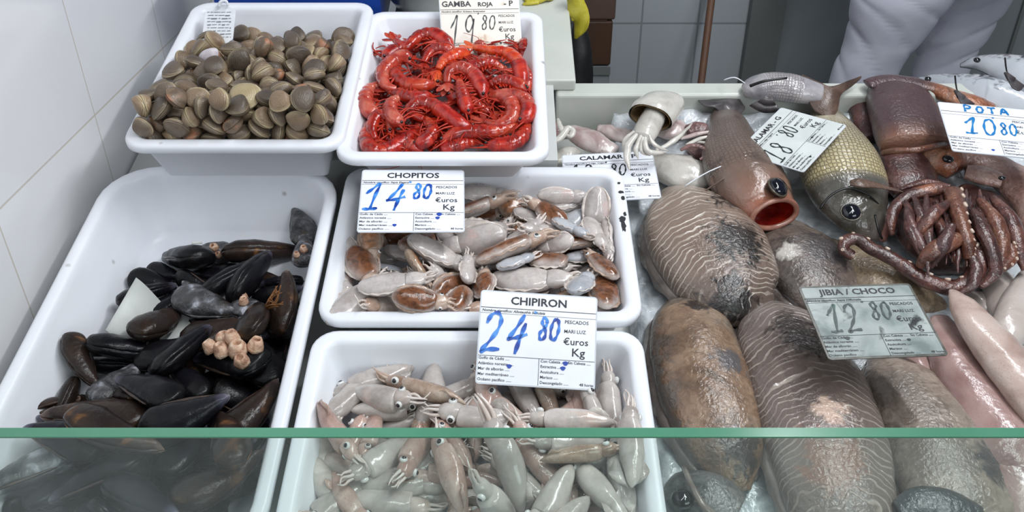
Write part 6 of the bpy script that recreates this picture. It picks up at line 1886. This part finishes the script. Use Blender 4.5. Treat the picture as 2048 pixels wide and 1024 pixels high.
# against the back wall
m_card1 = M('dark_brown_cardboard', [(60, 38, 24), (72, 46, 28)], sc=9, rough=.6)
m_card2 = M('brown_cardboard', [(78, 58, 50), (88, 66, 56)], sc=9, rough=.6)
BY = 2.72
xl, xr = wall_pt(1158, 80, BY).x, wall_pt(1224, 80, BY).x
z0, z1, z2 = wall_pt(1190, 131, BY).z, wall_pt(1190, 40, BY).z, wall_pt(1190, -60, BY).z
for nm, lab, cat, a, b, mt, ex in (('grey_bin', 'grey bin under the brown boxes by the back wall', 'bin', 0, z0, m_panel, .0), ('cardboard_box', 'dark brown box by the back wall, lower of the two', 'box', z0, z1, m_card1, 0), ('cardboard_box', 'paler brown box by the back wall, on top of the dark brown one', 'box', z1, z2, m_card2, .006)):
    t = thing(nm, lab, cat, ((xl + xr) / 2, BY + .13, a))
    mb = MB(); mb.box((xl, BY, a), (xr + ex, BY + .27, b - .004))
    o = build('body', mb, mt, t, flat_shade=True)
    bv = o.modifiers.new('edge', 'BEVEL'); bv.width = .006; bv.segments = 2
    mb = MB()
    if cat == 'box':
        mb.box((xl + .02, BY, b - .004), (xr - .02, BY + .13, b)); build('flap', mb, mt, t, flat_shade=True)
    else:
        mb.box((xl - .0, BY - .008, b - .03), (xr, BY, b - .004)); build('rim', mb, m_dark_panel, t, flat_shade=True)
yb_ = 2.05
m_bag = M('black_bag', [(10, 10, 12), (22, 22, 24)], sc=14, rough=.5, bump=.3, bsc=30)
p0, p1 = wall_pt(1158, 62, yb_), wall_pt(1150, 165, yb_)
tag(build('bin_bag', sweep(MB(), [(p0.x, yb_, p0.z + .02, .012), (p0.x, yb_, p0.z - .04, .03), (p1.x, yb_, p1.z, .045), (p1.x - .03, yb_, .35, .12), (p1.x - .03, yb_, .12, .16), (p1.x - .03, yb_, .012, .12)], Vector((0, -1, 0)), 20, 30).jitter(.008, 18, 4), m_bag, org=(p1.x - .03, yb_, 0)), 'black bag standing on the floor behind the cutting board', 'bag')

m_wood = M('brown_wood', [(108, 76, 58), (128, 92, 70)], sc=12, rough=.5)
pa_, pb_ = wall_pt(1427, -30, 2.93), wall_pt(1403, 160, 2.80)
d_ = pb_ - pa_
foot = pa_ + d_ * ((pa_.z - .09) / (pa_.z - pb_.z))
top_ = pa_ - d_ * .8
top_.y = min(top_.y, WY - .02)
t = thing('broom', 'brown wooden broom handle leaning on the tiled back wall', 'broom', (foot.x, foot.y, 0))
build('handle', tube(MB(), [top_, pa_, pb_, foot], .0125, .0125, 12), m_wood, t)
mb = MB(); mb.box((foot.x - .14, foot.y - .03, .06), (foot.x + .14, foot.y + .03, .10))
build('head', mb, m_wood, t, flat_shade=True)
mb = MB()
mb.rings([rrect(.26, .05, .01, z) for z in (.002, .062)])
mb.v = [p + Vector((foot.x, foot.y, 0)) for p in mb.v]
build('bristles', mb, m_bag, t)

# the fishmonger: only the white trousers show
m_skin = M('skin', [(186, 140, 116), (204, 160, 136)], sc=20, rough=.5, sss=.15)
m_trous = M('white_cotton_trousers', [(186, 187, 200), (200, 201, 212)], sc=9, rough=.8, bump=.35, bsc=26)
m_tunic = M('white_cotton_tunic', [(206, 208, 216), (216, 218, 224)], sc=9, rough=.8, bump=.3, bsc=26)
m_shoe = M('white_clog', [(200, 200, 204)], rough=.4)
m_hair = M('dark_brown_hair', [(38, 28, 22), (58, 44, 36)], sc=60, rough=.5)
YL, YR = 2.36, 2.50


def leg_pts(rows_, y):
    out = []
    for u, v, w_ in rows_:
        p = wall_pt(u, v, y)
        out.append((p, w_ * depth(p) / FOC))
    return out


LL = leg_pts([(1803, -4, 98), (1763, 84, 72), (1724, 160, 64)], YL)
RL = leg_pts([(1926, -4, 90), (1902, 66, 72), (1882, 140, 56)], YR)
hip = Vector(((LL[0][0].x + RL[0][0].x) / 2 + .02, (YL + YR) / 2, 1.0))
t = thing('person', 'person in loose white trousers standing behind the counter, turned partly aside', 'person', (hip.x, hip.y, 0))
mbt = []
ankles = []
for G, y, dx in ((LL, YL, -.16), (RL, YR, -.10)):
    low = G[2][0]
    ank = Vector((low.x + (low.x - G[1][0].x) * .9, y, .10))
    ankles.append(ank)
    pts = [(hip.x + (G[0][0].x - hip.x) * .75, (hip.y + y) / 2, 1.0, .15, .13)] + [tuple(p) + (w_, w_ * .8) for p, w_ in G] + [((low.x * .45 + ank.x * .55), y, low.z * .5, .095, .09), (ank.x, y, .085, .085, .10)]
    mb = MB()
    R, A = [], []
    q_ = smooth_path(pts, 220)
    for i, (x, yy, z, wx, wy) in enumerate(q_):
        ring = []
        for j in range(44):
            th = 6.28318 * j / 44
            ph = z * 74 + (1.7 if y == YL else -1.3) * math.cos(th + .4) * 3.4 + 3.0 * noise.noise(Vector((x * 3, math.sin(th) * .5, z * 4)))
            k_ = 1 + (.05 * noise.noise(Vector((math.cos(th), math.sin(th), z * 6 + y))) - .10 * (1 - abs(math.sin(ph * .5))) ** 2.5 * (.55 + .6 * noise.noise(Vector((math.cos(th) * 2, math.sin(th) * 2, z * 9))))) * min(1, max(0, (i - 18) / 30))
            ring.append(Vector((x + wx * k_ * math.cos(th), yy + wy * k_ * math.sin(th), z)))
        R.append(ring)
        A += [(i / 219, j / 44, 0) for j in range(44)]
    mb.rings(R, A)
    mbt.append(mb)
    build('trouser_leg', mb, m_trous, t)
    build('shoe', sweep(MB(), [(ank.x, y + .10, .045, .035), (ank.x, y + .04, .05, .045), (ank.x - .01, y - .06, .042, .048), (ank.x - .02, y - .14, .034, .042), (ank.x - .02, y - .18, .028, .02)], UP, 16, 24, flat=.9), m_shoe, t)
hx, hy = hip.x, hip.y
build('trouser_seat', sweep(MB(), [(hx, hy, .93, .10, .10), (hx, hy, .955, .185, .15), (hx, hy, 1.0, .20, .155), (hx, hy, 1.08, .17, .14)], Vector((0, -1, 0)), 36, 30).jitter(.006, 14, 2), m_trous, t)
build('tunic', sweep(MB(), [(hx, hy, .96, .205, .165), (hx, hy, 1.08, .185, .15), (hx, hy, 1.25, .20, .15), (hx, hy + .01, 1.38, .20, .135), (hx, hy + .02, 1.46, .12, .09), (hx, hy + .02, 1.50, .07, .065)], Vector((0, -1, 0)), 36, 40).jitter(.006, 12, 5), m_tunic, t)
import bmesh
me = bpy.data.meshes.new('body')
bm = bmesh.new()
sk = bm.verts.layers.skin.verify()
org = Vector((hx, hy, 0))


def jv(p, r, par=None, rooted=False):
    v = bm.verts.new(Vector(p) - org)
    v[sk].radius = (r, r)
    v[sk].use_root = rooted
    if par:
        bm.edges.new((par, v))
    return v


pel = jv((hx, hy, 1.02), .085, None, True)
che = jv((hx, hy, 1.30), .125, pel)
nek = jv((hx, hy + .01, 1.47), .055, che)
hd0 = jv((hx, hy - .005, 1.56), .075, nek)
hd1 = jv((hx, hy - .01, 1.66), .085, hd0)
jv((hx, hy, 1.72), .05, hd1)
for sg, G, ank in ((-1, LL, ankles[0]), (1, RL, ankles[1])):
    k = jv(G[0][0], .05, pel)
    k = jv(G[2][0], .042, k)
    k = jv(ank, .034, k)
    jv(ank + Vector((-.01, -.13, -.055)), .028, k)
    s_ = jv((hx + sg * .17, hy + .01, 1.40), .055, che)
    s_ = jv((hx + sg * .25, hy - .06, 1.22), .042, s_)
    s_ = jv((hx + sg * .14, hy - .20, 1.24), .03, s_)
    hnd = jv((hx + sg * .06, hy - .235, 1.26), .028, s_)
    for f_ in range(4):
        k = jv((hx - sg * .02, hy - .24, 1.285 - .018 * f_), .0095, hnd)
        jv((hx - sg * (.05 + .006 * (f_ in (1, 2))), hy - .232, 1.28 - .018 * f_), .008, k)
    k = jv((hx + sg * .04, hy - .245, 1.295), .011, hnd)
    jv((hx + sg * .02, hy - .25, 1.32), .009, k)
bm.to_mesh(me)
bm.free()
me.materials.append(m_skin)
ob = bpy.data.objects.new('body', me)
COL.objects.link(ob)
ob.parent = t
ob.modifiers.new('skin', 'SKIN')
sb = ob.modifiers.new('smooth', 'SUBSURF'); sb.levels = sb.render_levels = 1
for sg in (-1, 1):
    build('sleeve', sweep(MB(), [(hx + sg * .13, hy + .01, 1.43, .06), (hx + sg * .185, hy + .005, 1.36, .072), (hx + sg * .245, hy - .05, 1.24, .062)], Vector((0, -1, 0)), 20, 16).jitter(.004, 20, sg), m_tunic, t)
    build('eye', ball(MB(), (hx + sg * .033, hy - .088, 1.635), .012, .008, .009), m_eyewhite, t)
    build('ear', ball(MB(), (hx + sg * .088, hy, 1.62), .012, .022, .032), m_skin, t)
build('nose', sweep(MB(), [(hx, hy - .088, 1.645, .008), (hx, hy - .105, 1.612, .014), (hx, hy - .09, 1.60, .012)], UP, 10, 10), m_skin, t)
build('mouth', sweep(MB(), [(hx - .024, hy - .078, 1.565, .003), (hx, hy - .088, 1.563, .006), (hx + .024, hy - .078, 1.565, .003)], UP, 8, 10), m_cheek, t)
build('hair', ball(MB(), (hx, hy + .018, 1.672), .096, .105, .085, 20, 12).jitter(.006, 40, 3), m_hair, t)
